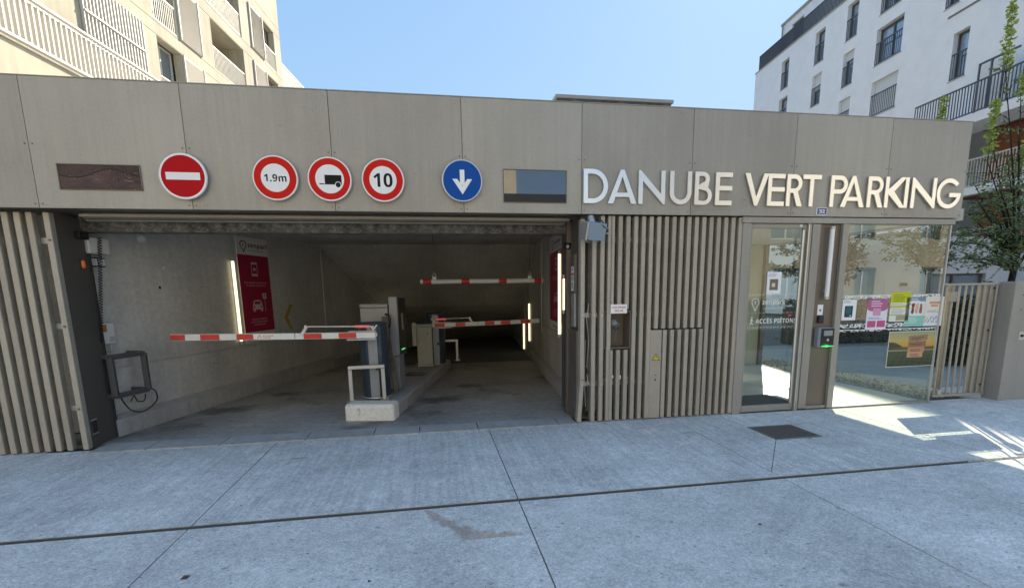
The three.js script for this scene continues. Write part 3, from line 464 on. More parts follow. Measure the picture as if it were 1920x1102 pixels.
// ---------------------------------------------------------------- glass entrance
{
  const z = -0.03, e = thing('entrance_front', 'bronze framed glazed front of the entrance lobby', 'glass front', [0, 0, z]);
  bx(e, 'head_beam', M.bronze, 3.87, 7.02, 2.455, 2.526, -.12, .02); bx(e, 'shadow_gap', M.dark, 3.9, 7.0, 2.528, 2.55, -.2, -.02, .001);
  bx(e, 'post', M.bronze, 3.885, 3.995, 0, 2.453, -.10, .01); bx(e, 'post', M.bronze, 4.80, 4.855, 0, 2.453, -.10, .012);
  // pilaster between the door and the window
  bx(e, 'pilaster', M.frame, 4.86, 5.335, 0, 2.453, -.10, -.03); bx(e, 'pilaster_edge', M.bronze2, 4.87, 4.985, 0.02, 2.45, -.029, .008); bx(e, 'pilaster_edge', M.bronze, 5.305, 5.395, 0.01, 2.453, -.029, .02); bx(e, 'pilaster_foot', M.bronze2, 4.99, 5.30, 0.01, .05, -.029, .0);
  bx(e, 'sill', M.bronze2, 5.40, 6.985, 0.0, .022, -.09, .015);
  const pane = mesh(e, 'window_pane', bgPlane(5.40, 6.985, .024, 2.453), M.glass, [0, 0, -.03]); pane.userData.label = 'large clear front window pane';
  bx(e, 'corner_strip', M.galv, 6.987, 7.005, .0, 2.453, -.045, -.01, .002);
  mesh(e, 'side_pane', (() => { const g = new THREE.PlaneGeometry(3.75, 2.43); g.rotateY(Math.PI / 2); g.translate(6.995, 1.24, -1.95); return g; })(), M.glass);
  bx(e, 'side_sill', M.bronze2, 6.97, 7.02, 0, .02, -3.8, -.05); bx(e, 'side_post', M.frame, 6.95, 7.03, 0, 2.55, -3.95, -3.83);
  const d = thing('entrance_door', 'bronze framed glass pedestrian door with a long pull bar', 'door', [0, 0, z]);
  bx(d, 'door_stile', M.bronze2, 4.0, 4.035, .012, 2.45, -.06, -.012); bx(d, 'door_stile', M.bronze2, 4.762, 4.797, .012, 2.45, -.06, -.012); bx(d, 'top_rail', M.bronze2, 4.037, 4.76, 2.395, 2.45, -.06, -.012); bx(d, 'bottom_rail', M.bronze2, 4.037, 4.76, .012, .095, -.06, -.012);
  mesh(d, 'door_pane', bgPlane(4.037, 4.76, .096, 2.394), M.glass, [0, 0, -.035]);
  mesh(d, 'pull_bar', rod([4.715, .12, .035], [4.715, 2.37, .035], .016, .016, 12), M.steel); for (const y of [.3, 1.2, 2.2]) mesh(d, 'bar_fixing', rod([4.715, y, -.03], [4.715, y, .035], .008), M.steel);
  bx(d, 'edge_strip', M.steel, 4.80, 4.815, .02, 2.44, .0125, .02, .001); mesh(d, 'lock_box', cbox(.035, .03, .02), M.white, [4.70, 2.425, -.002]);
  // printed lettering and dotted bands on the door pane
  const dt = canvasTex(1024, 820, (c, w, h) => {
    c.clearRect(0, 0, w, h); c.fillStyle = 'rgba(225,228,215,1)'; c.strokeStyle = 'rgba(225,228,215,1)';
    const row = (y, s, p, n) => { for (let k = 0; k < n; k++) { let q = (k * 7919 + y * 31) % 100 / 100; if (q < p) c.fillRect(k * s, y, s * .72, s * .5); } };
    row(20, 14, .75, 73); row(36, 14, .5, 73); row(640, 14, .8, 73); row(656, 14, .45, 73); row(672, 14, .2, 73);
    c.lineWidth = 14; c.beginPath(); c.arc(150, 170, 72, Math.PI * .86, Math.PI * .14); c.lineTo(150, 330); c.closePath(); c.stroke(); c.font = 'bold 92px sans-serif'; c.fillText('z', 124, 200);
    c.font = 'bold 128px sans-serif'; c.fillText('zenpark', 292, 214); c.font = '44px sans-serif'; c.fillText('votre place vous attend', 330, 300);
    row(372, 16, .6, 64); c.font = 'bold 118px sans-serif'; c.fillText('ACCÈS PIÉTONS', 178, 572);
    c.beginPath(); c.arc(96, 462, 17, 0, 7); c.fill(); c.lineWidth = 16; c.beginPath(); c.moveTo(92, 488); c.lineTo(88, 545); c.lineTo(58, 600); c.moveTo(88, 545); c.lineTo(122, 598); c.moveTo(60, 520); c.lineTo(92, 496); c.lineTo(122, 524); c.stroke();
  });
  const dm = new THREE.MeshPhysicalMaterial({ color: 0xe4e6dc, alphaMap: alphaOf(dt), transparent: true, roughness: .6, side: THREE.DoubleSide });
  mesh(d, 'door_lettering', new THREE.PlaneGeometry(.70, .56), dm, [4.40, 1.305, -.0335]).userData.label = 'frosted white lettering and dotted bands on the door glass';
  mesh(d, 'pink_sticker', new THREE.PlaneGeometry(.05, .035), mat(.6, .06, .2, { roughness: .5 }), [4.66, 1.29, -.0325]);
  // dotted manifestation bands on the window
  const band = (w, h, cell, f) => alphaOf(canvasTex(w, h, (c) => { c.clearRect(0, 0, w, h); c.fillStyle = '#fff'; for (let j = 0; j * cell < h; j++) for (let i = 0; i * cell < w; i++) if (f(i, j)) c.fillRect(i * cell, j * cell, cell * .95, cell * .9); }));
  const hh = (i, j) => perm[(perm[i & 255] + j * 37) & 511] / 255;
  const mk = (a, y0, y1, fn) => { const t2 = band(1024, Math.round(1024 * (y1 - y0) / 1.56), 8, fn); const m = new THREE.MeshPhysicalMaterial({ color: 0xf0f2ee, alphaMap: t2, transparent: true, roughness: .6, side: THREE.DoubleSide }); mesh(e, 'dotted_band', new THREE.PlaneGeometry(1.56, y1 - y0), m, [6.195, (y0 + y1) / 2, -.0285]); };
  mk(0, 1.492, 1.535, (i, j) => j === 0 ? hh(i >> 1, 1) < .95 : hh(i >> 1, j) < (j > 2 ? .5 : .62)); mk(0, 1.095, 1.15, (i, j) => hh(i >> 1, j + 9) < .58); mk(0, 1.045, 1.075, (i, j) => j === 0 || hh(i >> 1, j + 20) < .42);
}
function bgPlane(x0, x1, y0, y1) { const g = new THREE.PlaneGeometry(x1 - x0, y1 - y0); g.translate((x0 + x1) / 2, (y0 + y1) / 2, 0); return g; }
function alphaOf(t) { // white-on-clear canvas -> grey alpha map
  const c = t.image, w = c.width, h = c.height, im = c.getContext('2d').getImageData(0, 0, w, h).data, d = new Uint8Array(w * h * 4);
  for (let j = 0; j < h; j++) for (let i = 0; i < w; i++) { const a = im[(j * w + i) * 4 + 3], k = ((h - 1 - j) * w + i) * 4; d[k] = d[k + 1] = d[k + 2] = a; d[k + 3] = 255; }
  const o = new THREE.DataTexture(d, w, h); o.magFilter = THREE.LinearFilter; o.minFilter = THREE.LinearMipmapLinearFilter; o.generateMipmaps = true; o.needsUpdate = true; return o;
}
// ---------------------------------------------------------------- posters on the glass
{
  const paper = (name, label, q, draw, z = -.0570) => { // q pixel corners tl,br
    const a = onZ(q[0], q[1], z), b = onZ(q[2], q[3], z), w = b.x - a.x, h = a.y - b.y; const t = canvasTex(256, Math.round(256 * h / w), draw);
    const g = bg(-w / 2, w / 2, -h / 2, h / 2, -.0006, 0), p = thing(name, label, 'poster', [(a.x + b.x) / 2, (a.y + b.y) / 2, z]); mesh(p, 'sheet', g, M.white); mesh(p, 'print', new THREE.PlaneGeometry(w, h), mat(1, 1, 1, { map: t, roughness: .55 }), [0, 0, .0006]); return p;
  };
  const lines = (c, x, y, w, n, s, col) => { c.fillStyle = col; for (let k = 0; k < n; k++) c.fillRect(x, y + k * s, w * (.7 + .3 * ((k * 37) % 10) / 10), s * .4); };
  const g1 = (c, w, h) => { c.fillStyle = '#f1f2f2'; c.fillRect(0, 0, w, h); lines(c, 20, 16, 150, 3, 14, '#9aa'); c.fillStyle = '#10313a'; c.fillRect(48, h * .3, w - 110, h * .55); c.fillStyle = '#1f5f66'; c.beginPath(); c.ellipse(w * .47, h * .52, 50, 70, 0, 0, 7); c.fill(); c.fillStyle = '#dfe'; c.fillRect(w * .55, h * .76, 36, 12); };
  paper('white_notice', 'white notice with a dark teal picture taped to the glass', [1581.5, 562, 1604, 600], g1);
  paper('white_notice', 'white notice with a brown picture taped to the glass door', [1440, 510, 1463.5, 551], (c, w, h) => { c.fillStyle = '#f0f2f4'; c.fillRect(0, 0, w, h); lines(c, 20, 20, 170, 4, 16, '#99a'); c.fillStyle = '#7c6d58'; c.fillRect(50, h * .32, w - 104, h * .5); c.fillStyle = '#d8d2c6'; c.fillRect(90, h * .5, 60, 60); });
  paper('pink_poster', 'white and pink poster with two pink shapes on the glass', [1628.5, 561, 1661, 616], (c, w, h) => { c.fillStyle = '#e6e4f0'; c.fillRect(0, 0, w, h); c.fillStyle = '#b8658f'; c.fillRect(0, 0, w, h * .28); c.beginPath(); c.ellipse(w / 2, h * .3, w * .5, h * .12, 0, 0, 7); c.fill(); lines(c, 50, 20, 150, 3, 24, '#f0d8ec'); c.fillStyle = '#d79bb8'; c.fillRect(w * .3, h * .3, w * .38, h * .25); lines(c, 30, h * .61, 190, 2, 14, '#8a7fae'); c.fillStyle = '#c4567f'; c.fillRect(20, h * .72, w * .4, h * .22); c.fillRect(w * .54, h * .72, w * .4, h * .22); });
  paper('yellow_poster', 'yellow green and white poster on the glass', [1673, 548, 1703, 602], (c, w, h) => { c.fillStyle = '#e8e8de'; c.fillRect(0, 0, w, h); c.fillStyle = '#c8cc16'; c.fillRect(0, 0, w, h * .36); c.fillRect(0, h * .46, w, h * .07); c.fillRect(0, h * .76, w, h * .04); lines(c, 30, h * .08, 180, 4, 22, '#8a8f10'); lines(c, 20, h * .39, 200, 2, 12, '#aab'); lines(c, 20, h * .56, 200, 5, 16, '#aab'); c.fillStyle = '#a8a184'; c.fillRect(90, h * .8, 160, h * .16); });
  paper('floral_poster', 'white poster with a red bouquet and mint lower half on the glass', [1702, 557, 1731, 611], (c, w, h) => { c.fillStyle = '#e9ece8'; c.fillRect(0, 0, w, h); c.fillStyle = '#7f8ea0'; c.fillRect(0, 0, w, h * .15); lines(c, 60, 20, 130, 2, 20, '#e8eef2'); c.fillStyle = '#8fcdbb'; c.fillRect(0, h * .64, w, h * .36); lines(c, 20, h * .7, 180, 4, 18, '#c8e8de'); const cs = ['#d8623c', '#c43c30', '#e0a080', '#5a6450', '#3f4a44', '#e8b8a0']; for (let k = 0; k < 60; k++) { c.fillStyle = cs[k % 6]; c.beginPath(); c.arc(50 + (k * 53) % 160, h * .24 + (k * 29) % (h * .3), 9 + k % 9, 0, 7); c.fill(); } });
  paper('pale_poster', 'pale cream poster with orange title and small figures on the glass', [1737, 556, 1765, 610], (c, w, h) => { c.fillStyle = '#e8e4d4'; c.fillRect(0, 0, w, h); c.fillStyle = '#dd9a78'; c.font = 'bold 44px serif'; c.textAlign = 'center'; c.fillRect(60, h * .17, 150, 26); c.fillRect(85, h * .27, 100, 26); lines(c, 40, h * .47, 180, 2, 14, '#99a'); c.fillStyle = '#e0e6e6'; c.fillRect(0, h * .6, w, h * .4); const cs = ['#6a8fb0', '#d86a50', '#e6c070', '#7a9a70', '#b07090']; for (let k = 0; k < 26; k++) { c.fillStyle = cs[k % 5]; c.fillRect(12 + (k * 41) % 225, h * .66 + (k * 17) % (h * .2), 10, 26); } });
  paper('landscape_poster', 'large sunset meadow poster with a wooden signpost on the glass', [1669, 622, 1748, 685], (c, w, h) => {
    const L = c.createLinearGradient(0, 0, 0, h); L.addColorStop(0, '#9aa482'); L.addColorStop(.25, '#c4b068'); L.addColorStop(.42, '#d29c38'); L.addColorStop(.46, '#5f5f40'); L.addColorStop(1, '#2c3628'); c.fillStyle = L; c.fillRect(0, 0, w, h);
    c.fillStyle = '#4a4a38'; c.beginPath(); c.moveTo(0, h * .3); c.quadraticCurveTo(40, h * .27, 80, h * .44); c.lineTo(0, h * .5); c.fill(); c.fillStyle = '#a9a070'; c.fillRect(0, h * .52, w, h * .03);
    for (let k = 0; k < 500; k++) { const x = (k * 97) % w, y = h * .56 + (k * 61) % (h * .43); c.fillStyle = ['#4d5a3a', '#626c42', '#252f22', '#75764c'][k % 4]; c.fillRect(x, y, 2, 6); }
    c.fillStyle = '#5a4536'; c.fillRect(w * .60, h * .12, 7, h * .85); const bd = ['#a07f64', '#9a7558', '#c0906c', '#cf9c78']; [.15, .32, .48, .62].forEach((f, k) => { c.fillStyle = bd[k]; c.save(); c.translate(w * .62, h * (f + .05)); c.rotate(-.06 + k * .02); c.fillRect(-50, -14, 104 - k * 6, 26); c.fillStyle = '#5a4030'; c.fillRect(-36, -3, 70 - k * 8, 3); c.fillRect(-30, 5, 50, 2); c.restore(); });
    c.strokeStyle = '#eceadc'; c.lineWidth = 5; c.strokeRect(0, 0, w, h);
  });
}
// ---------------------------------------------------------------- fittings on the pilaster
{
  const z = -.06, l = thing('pilaster_lamp', 'unlit white tube lamp mounted upright on the brown pilaster', 'lamp', [5.142, 1.955, z]);
  mesh(l, 'tube', new THREE.CylinderGeometry(.028, .028, .86, 16), mat(.85, .85, .83, { roughness: .25 }), [0, 0, .055]); mesh(l, 'end_cap', new THREE.CylinderGeometry(.031, .031, .035, 16), M.galv, [0, .445, .055]); mesh(l, 'end_cap', new THREE.CylinderGeometry(.031, .031, .035, 16), M.galv, [0, -.445, .055]);
  for (const y of [-.35, .35]) bx(l, 'clip', M.galv, -.015, .015, y - .015, y + .015, .001, .03, .002); mesh(l, 'cable', tube([[0, .46, .055], [.01, .49, .04], [-.01, .5, .01]], .005, 10, 6), M.rubber);
  const n = thing('door_notice', 'small white notice card above the keypad', 'notice', [5.108, 1.352, z]); bx(n, 'card', M.white, -.042, .042, -.07, .07, .001, .004, .001);
  mesh(n, 'print', new THREE.PlaneGeometry(.08, .136), mat(1, 1, 1, { roughness: .5, map: canvasTex(96, 160, (c) => { c.fillStyle = '#eff0f2'; c.fillRect(0, 0, 96, 160); c.fillStyle = '#53507a'; c.beginPath(); c.arc(48, 86, 18, 0, 7); c.fill(); c.fillStyle = '#b55'; c.fillRect(40, 80, 16, 10); }) }), [0, 0, .0052]);
  const k = thing('keypad', 'small black keypad below the notice card', 'keypad', [5.112, 1.228, z]); bx(k, 'case', M.black, -.04, .04, -.05, .05, .001, .04, .008); for (let i = 0; i < 12; i++) bx(k, 'key', M.greyPaint, -.028 + (i % 3) * .02, -.014 + (i % 3) * .02, .026 - Math.floor(i / 3) * .02, .036 - Math.floor(i / 3) * .02, .0405, .044, .001);
  const t = thing('badge_reader', 'grey access terminal with a dark screen and green light', 'access terminal', [5.155, .99, z]);
  bx(t, 'case', mat(.26, .28, .31, { roughness: .4 }), -.115, .115, -.13, .13, .001, .10, .012); bx(t, 'front', M.black, -.085, .11, -.12, .12, .1005, .112, .006); bx(t, 'screen', mat(.30, .32, .32, { roughness: .2 }), -.05, .08, .025, .095, .1125, .115, .002); mesh(t, 'speaker_mark', new THREE.CircleGeometry(.018, 16), M.galv, [.015, -.03, .1135]); bx(t, 'light_bar', M.greenLamp, -.08, .105, -.118, -.106, .1125, .116, .002);
  const pl = new THREE.PointLight(new THREE.Color(0.1, 1, .25), .01, 1); pl.position.set(.01, -.112, .125); pl.castShadow = true; t.add(pl);
}
// ---------------------------------------------------------------- lobby interior
{
  const f = struct('lobby_floor', 'pale stone tile floor of the entrance lobby');
  for (let i = 0; i < 4; i++) for (let j = 0; j < 5; j++) { const x = 3.88 + i * .78, z = -.16 - j * .78; mesh(f, 'tile', prism([[x + .003, z - .003], [Math.min(x + .777, 6.96), z - .003], [Math.min(x + .777, 6.96), Math.max(z - .777, -3.9)], [x + .003, Math.max(z - .777, -3.9)]], -.1, .012), M.tile); }
  bx(f, 'grout', M.paveEdge, 3.87, 6.99, -.1, .006, -3.95, -.02, .001); bx(f, 'door_mat', M.mat, 4.0, 5.1, .0125, .02, -1.0, -.2);
  const w = struct('lobby_walls', 'olive beige inner walls and ceiling of the entrance lobby');
  bx(w, 'back_wall', M.lobbyWall, 3.87, 6.94, 0.012, 2.55, -4.05, -3.92); bx(w, 'inner_wall', M.lobbyWall, 3.87, 3.89, 0.012, 2.55, -3.9, -.2); bx(w, 'ceiling', M.white, 3.89, 6.96, 2.535, 2.556, -3.9, -.2);
  bx(w, 'inner_door', M.frame, 4.5, 5.4, .012, 2.1, -3.918, -3.90); bx(w, 'wall_panel', mat(.42, .40, .31, { roughness: .6 }), 5.55, 6.3, .012, 2.2, -3.918, -3.905);
}
// ---------------------------------------------------------------- garage fittings
// barrier island in its own frame (x right, -z into the garage)
const isl = { p: V(-0.87, 0, -0.77), r: -11.4 * DEG };
{
  const k = thing('barrier_island', 'long raised concrete island with a white painted nose between the two lanes', 'island', isl.p.toArray(), isl.r);
  const prof = (w0, w1, z0, z1, h) => { const s = new THREE.Shape([V(-w0, -z0), V(w0, -z0), V(w1, -z1), V(-w1, -z1)].map((p) => new THREE.Vector2(p.x, p.y))); const g = new THREE.ExtrudeGeometry(s, { depth: h - .02, bevelEnabled: true, bevelThickness: .02, bevelSize: .015, bevelSegments: 2 }); g.rotateX(-Math.PI / 2); return uvMetres(g); };
  mesh(k, 'painted_nose', uvMetres(new RoundedBoxGeometry(.66, .26, .29, 4, .05)), M.whiteWorn, [0, .095, -.13]);
  let z = -.275; [1.1, 1.1, 1.15, 1.05].forEach((l) => { mesh(k, 'kerb_block', prof(.305, .305, z, z - l + .03, .20), M.kerb, [0, -.015, 0]); z -= l; });
  mesh(k, 'cover_plate', cbox(.36, .008, .34), M.frame, [0.02, .208, -2.6]);
}
const onI = (u, v, y = .2) => onY(u, v, y);
function barrier(name, label, base, reds, xTip, hinge, big) {
  const b = thing(name, label, 'barrier', base, 0, 'parking barriers'); const H = 1.02, R = .19;
  mesh(b, 'cabinet', uvMetres(new THREE.CylinderGeometry(R, R, H, 40).translate(0, H / 2, 0)), M.navy); mesh(b, 'cabinet_lid', new THREE.LatheGeometry([[0, H + .04], [R - .03, H + .04], [R + .004, H + .02], [R + .004, H], [0, H]].map(([x, y]) => new THREE.Vector2(x, y)), 40), mat(.05, .06, .075, { roughness: .35 }));
  bx(b, 'front_strip', M.cabGrey, -.062, .062, .01, H - .02, R - .02, R + .012); mesh(b, 'base_plate', new THREE.CylinderGeometry(R + .015, R + .02, .015, 40), M.galv, [0, .008, 0]);
  bx(b, 'lock_plate', M.navy, .02, .085, .40, .46, R - .03, R + .016, .003);
  const y = hinge, z = R + .07; const qd = xTip < 0 ? 1 : -1; bx(b, 'arm_bracket', M.boxWhite, Math.min(-.32 * qd, .07 * qd), Math.max(-.32 * qd, .07 * qd), y - .062, y - .048, z - .05, z + .05); bx(b, 'arm_bracket', M.boxWhite, Math.min(-.3 * qd, .05 * qd), Math.max(-.3 * qd, .05 * qd), y + .05, y + .06, z - .05, z + .05);
  mesh(b, 'hinge', rod([.03 * qd, y, R - .03], [.03 * qd, y, z - .03], .045, .045, 16), M.steel);
  mesh(b, 'red_light', cbox(.21, .032, .1, .012), M.redLamp, [-.12 * qd, y + .115, R - .02]);
  mesh(b, 'lever', rod([-.02 * qd, y + .02, z], [.075 * qd, y + .13, z - .05], .012), M.white); mesh(b, 'lever', rod([.0, y + .12, z - .02], [.06 * qd, y + .02, z - .02], .01), M.white);
  // arm: two box sections with red reflectors, hinged by a knuckle in the middle
  const x1 = .06 * qd, xm = (xTip + x1) * .405, h = .042; const dirn = Math.sign(xTip);
  const sec = (a, c, sag0, sag1) => { const s = mesh(b, 'arm', cbox(Math.abs(c - a) - .004, h * 2, .05, .006), M.white, [(a + c) / 2, y + (sag0 + sag1) / 2, z], [0, 0, Math.atan2(sag1 - sag0, c - a) * 1]); if (c < a) s.rotation.z = Math.atan2(sag0 - sag1, a - c); return s; };
  const s1 = sec(x1, xm, 0, .012), s2 = sec(xm, xTip, .012, .04);
  for (const [f0, f1] of reds) { const a = x1 + (xTip - x1) * f0, c = x1 + (xTip - x1) * f1, mid = (a + c) / 2, on1 = Math.abs(mid) < Math.abs(xm), S = on1 ? s1 : s2; mesh(S, 'reflector', cbox(Math.abs(c - a), h * 1.7, .054, .001), M.red, [mid - S.position.x, 0, 0]); }
  mesh(b, 'knuckle', rod([xm - dirn * .08, y + .01, z + .012], [xm + dirn * -.0 - dirn * -.02 * 0 + (-dirn) * .16, y + .14, z + .012], .024, .02, 8), M.white); mesh(b, 'pull_rod', rod([xm - dirn * .15, y + .135, z + .012], [.04 * qd, y + .115, z - .02], .01), M.boxWhite); mesh(b, 'knuckle_pin', rod([xm - dirn * .15, y + .14, z - .03], [xm - dirn * .15, y + .14, z + .05], .018, .018, 10), M.galv);
  if (big) { const t = canvasTex(256, 48, (c) => { c.fillStyle = '#e9e8e4'; c.fillRect(0, 0, 256, 48); c.fillStyle = '#b84a40'; c.font = 'bold 20px sans-serif'; c.fillText('AUTOMATIC', 74, 22); c.fillText('SYSTEMS', 74, 42); c.beginPath(); c.moveTo(20, 42); c.lineTo(40, 6); c.lineTo(60, 42); c.lineWidth = 5; c.strokeStyle = '#b84a40'; c.stroke(); }); mesh(s2, 'maker_label', new THREE.PlaneGeometry(.3, .06), mat(1, 1, 1, { map: t, roughness: .4 }), [.42, 0, .0262]); }
  return b;
}
{
  const c = onI(706, 745, .205); c.z -= .12;
  barrier('parking_barrier', 'near parking barrier with a dark blue post and red and white arm', [c.x, .205, c.z], [[.10, .19], [.275, .365], [.61, .69], [.77, .86], [.93, .998]], onZ(318, 624, c.z + .26).x - c.x, .895, true);
  const b2x = onZ(818, 607, -4.3).x, tip = onZ(1012, 606, -4.3); barrier('parking_barrier', 'far parking barrier in the dark with its arm across the right lane', [b2x - .02, .205, -4.60], [[.02, .11], [.21, .30], [.48, .57], [.63, .72], [.82, .91]], tip.x - b2x + .02, onZ(900, 607, -4.3).y - .205 - .01, false);
}
const HOOP = M.galv;
function hoop(label, pa, pb, h) { const g = thing('guard_hoop', label, 'guard rail', [(pa.x + pb.x) / 2, .205, (pa.z + pb.z) / 2], -Math.atan2(pb.z - pa.z, pb.x - pa.x), 'island guard hoops'); const w = Math.hypot(pb.x - pa.x, pb.z - pa.z) / 2; bx(g, 'upright', HOOP, -w - .025, -w + .025, .008, h - .05, -.025, .025); bx(g, 'upright', HOOP, w - .025, w + .025, .008, h - .05, -.025, .025); bx(g, 'top_bar', HOOP, -w - .025, w + .025, h - .048, h, -.025, .025); for (const s of [-1, 1]) { bx(g, 'foot_plate', HOOP, s * w - .06, s * w + .06, 0, .008, -.06, .06, .002); mesh(g, 'anchor_bolt', new THREE.CylinderGeometry(.012, .012, .03, 6), M.steel, [s * w + .045, .02, .04]); } }
hoop('square galvanised guard hoop on the white nose of the island', onI(660, 753), onI(721, 749), .49);
hoop('square galvanised guard hoop at the dark far end of the island', V(.22, 0, -4.95), V(.50, 0, -4.95), .46);
{
  const t = thing('ticket_terminal', 'tall grey ticket terminal with a raised front box behind the near barrier', 'terminal', [-0.735, .205, -2.02], isl.r);
  bx(t, 'body', M.cabGrey, -.28, .13, 0, 1.24, -.2, .2, .008); bx(t, 'top_lid', M.cabGrey, -.285, .135, 1.243, 1.30, -.205, .205, .012);
  bx(t, 'front_box', M.cabGrey, .14, .27, .52, 1.40, -.26, .17, .01); bx(t, 'face_panel', M.black, .272, .285, .54, 1.38, -.25, .16, .004); bx(t, 'slot', M.steel, .286, .292, .9, 1.15, -.05, .03, .003); bx(t, 'slot_light', M.greenLamp, .286, .29, .6, .62, -.1, .1, .002); mesh(t, 'handset', tube([[.10, 1.15, .22], [.16, 1.12, .24], [.16, .98, .24], [.10, .95, .22]], .016, 16, 8), M.black);
  bx(t, 'foot', M.cabGrey, .14, .24, 0, .518, -.2, .1, .006);
  const p = thing('leaning_plank', 'long beige board leaning against the ticket terminal', 'board', [-0.565, .205, -1.72]); mesh(p, 'board', cbox(.075, 1.12, .03, .004), M.plank, [-.07, .56, 0], [-.07, 0, .115]);
  const c = thing('control_cabinet', 'tall pale grey control cabinet on the far part of the island', 'cabinet', [-0.165, .205, -4.35]);
  bx(c, 'body', M.cabGreen, -.15, .15, .05, .80, -.18, .15, .006); bx(c, 'plinth', M.cabGreen, -.155, .155, 0, .048, -.18, .155); bx(c, 'lid', M.cabGreen, -.16, .16, .803, .84, -.2, .17, .008); bx(c, 'door', M.cabGreen, -.125, .145, .07, .785, .152, .16, .003); bx(c, 'side_box', M.cabGreen, -.235, -.155, .42, .87, -.1, .17, .006); mesh(c, 'lock', new THREE.CylinderGeometry(.012, .012, .01, 12), M.black, [.06, .66, .164], [Math.PI / 2, 0, 0]); mesh(c, 'lock', new THREE.CylinderGeometry(.009, .009, .01, 12), M.steel, [-.07, .45, .164], [Math.PI / 2, 0, 0]);
}
{ // hanging height bar
  const z = -3.45, a = onZ(788, 528, z), b = onZ(1018, 526, z), L = b.x - a.x; const h = thing('height_bar', 'red and white height limit bar hanging on two chains', 'height bar', [a.x, (a.y + b.y) / 2, z]);
  const f = [0, .02, .085, .325, .39, .63, .695, .925, .985, 1]; for (let i = 0; i < f.length - 1; i++) mesh(h, i === 0 || i === 8 ? 'end_cap' : 'band', rod([f[i] * L, 0, 0], [f[i + 1] * L, 0, 0], .042, .042, 20), i % 2 && i < 8 ? M.red : M.white);
  for (const u of [814, 993]) { const x = onZ(u, 520, z).x - a.x; mesh(h, 'eye_plate', cbox(.07, .05, .01), M.white, [x, .06, 0]); mesh(h, 'ring', new THREE.TorusGeometry(.03, .006, 8, 16), M.steel, [x, .11, 0]); mesh(h, 'shackle', new THREE.TorusGeometry(.022, .005, 8, 16), M.steel, [x, .155, 0], [0, Math.PI / 2, 0]); mesh(h, 'cable', rod([x, .17, 0], [x, CEIL - a.y - .002, 0], .0035), M.rubber); }
}
// lamps
function tubeLamp(label, top, bot, n, r = .022, cond = true) {
  const c = top.clone().add(bot).multiplyScalar(.5), L = top.distanceTo(bot), g = thing('tube_lamp', label, 'lamp', c.toArray(), Math.atan2(n.x, n.z), 'lit tube lamps in the garage');
  mesh(g, 'tube', new THREE.CylinderGeometry(r, r, L - .06, 12), M.lamp, [0, 0, .045]); for (const s of [-1, 1]) mesh(g, 'end_cap', new THREE.CylinderGeometry(r + .004, r + .004, .05, 12), M.galv, [0, s * (L / 2 - .005), .045]);
  bx(g, 'back_rail', M.galv, -.008, .008, -L / 2, L / 2, .001, .018, .002);
  if (cond && CEIL - top.y > .1) mesh(g, 'conduit', rod([0, L / 2 + .02, .018], [0, CEIL - c.y - .005, .018], .009), M.galv);
  const l = new THREE.RectAreaLight(new THREE.Color(1.0, .86, .55), 0.7, r * 2, L - .06); l.position.set(0, 0, .045 + r + .004); l.rotation.y = Math.PI; g.add(l); return g;
}
tubeLamp('lit tube lamp on the left concrete wall beside the red banner', onL(431, 486), onL(447, 643), NL);
tubeLamp('lit tube lamp on the left wall behind the ticket terminal', onL(694, 573), onL(698, 640), NL);
tubeLamp('lit tube lamp on the right concrete wall beside the red banner', onR(1053, 473), onR(1055, 630), NR);
tubeLamp('lit tube lamp on the right wall near the far barrier arm tip', onR(995, 567), onR(996, 641), NR);
tubeLamp('lit tube lamp deepest down the right wall', onR(985, 600), onR(985, 655), NR);
tubeLamp('lit tube lamp in a dark recess of the right jamb', V(1.797, 1.84, -.70), V(1.797, 1.37, -.70), V(-1, 0, 0), .016, false);
// conduits
for (const [a, b, lab] of [[onL(600, 462, .02), onL(612, 615, .02), 'thin metal conduit running down the left garage wall'], [onR(1014, 452, .02), onR(1016, 622, .02), 'thin metal conduit running down the right garage wall']]) { const g = thing('conduit', lab, 'conduit'); a.x = b.x; a.z = b.z; mesh(g, 'pipe', rod(a, b, .014), M.galv); for (const f of [.02, .5, .97]) mesh(g, 'pipe_clip', new THREE.SphereGeometry(.024, 8, 6), M.galv, a.clone().lerp(b, f).toArray()); }
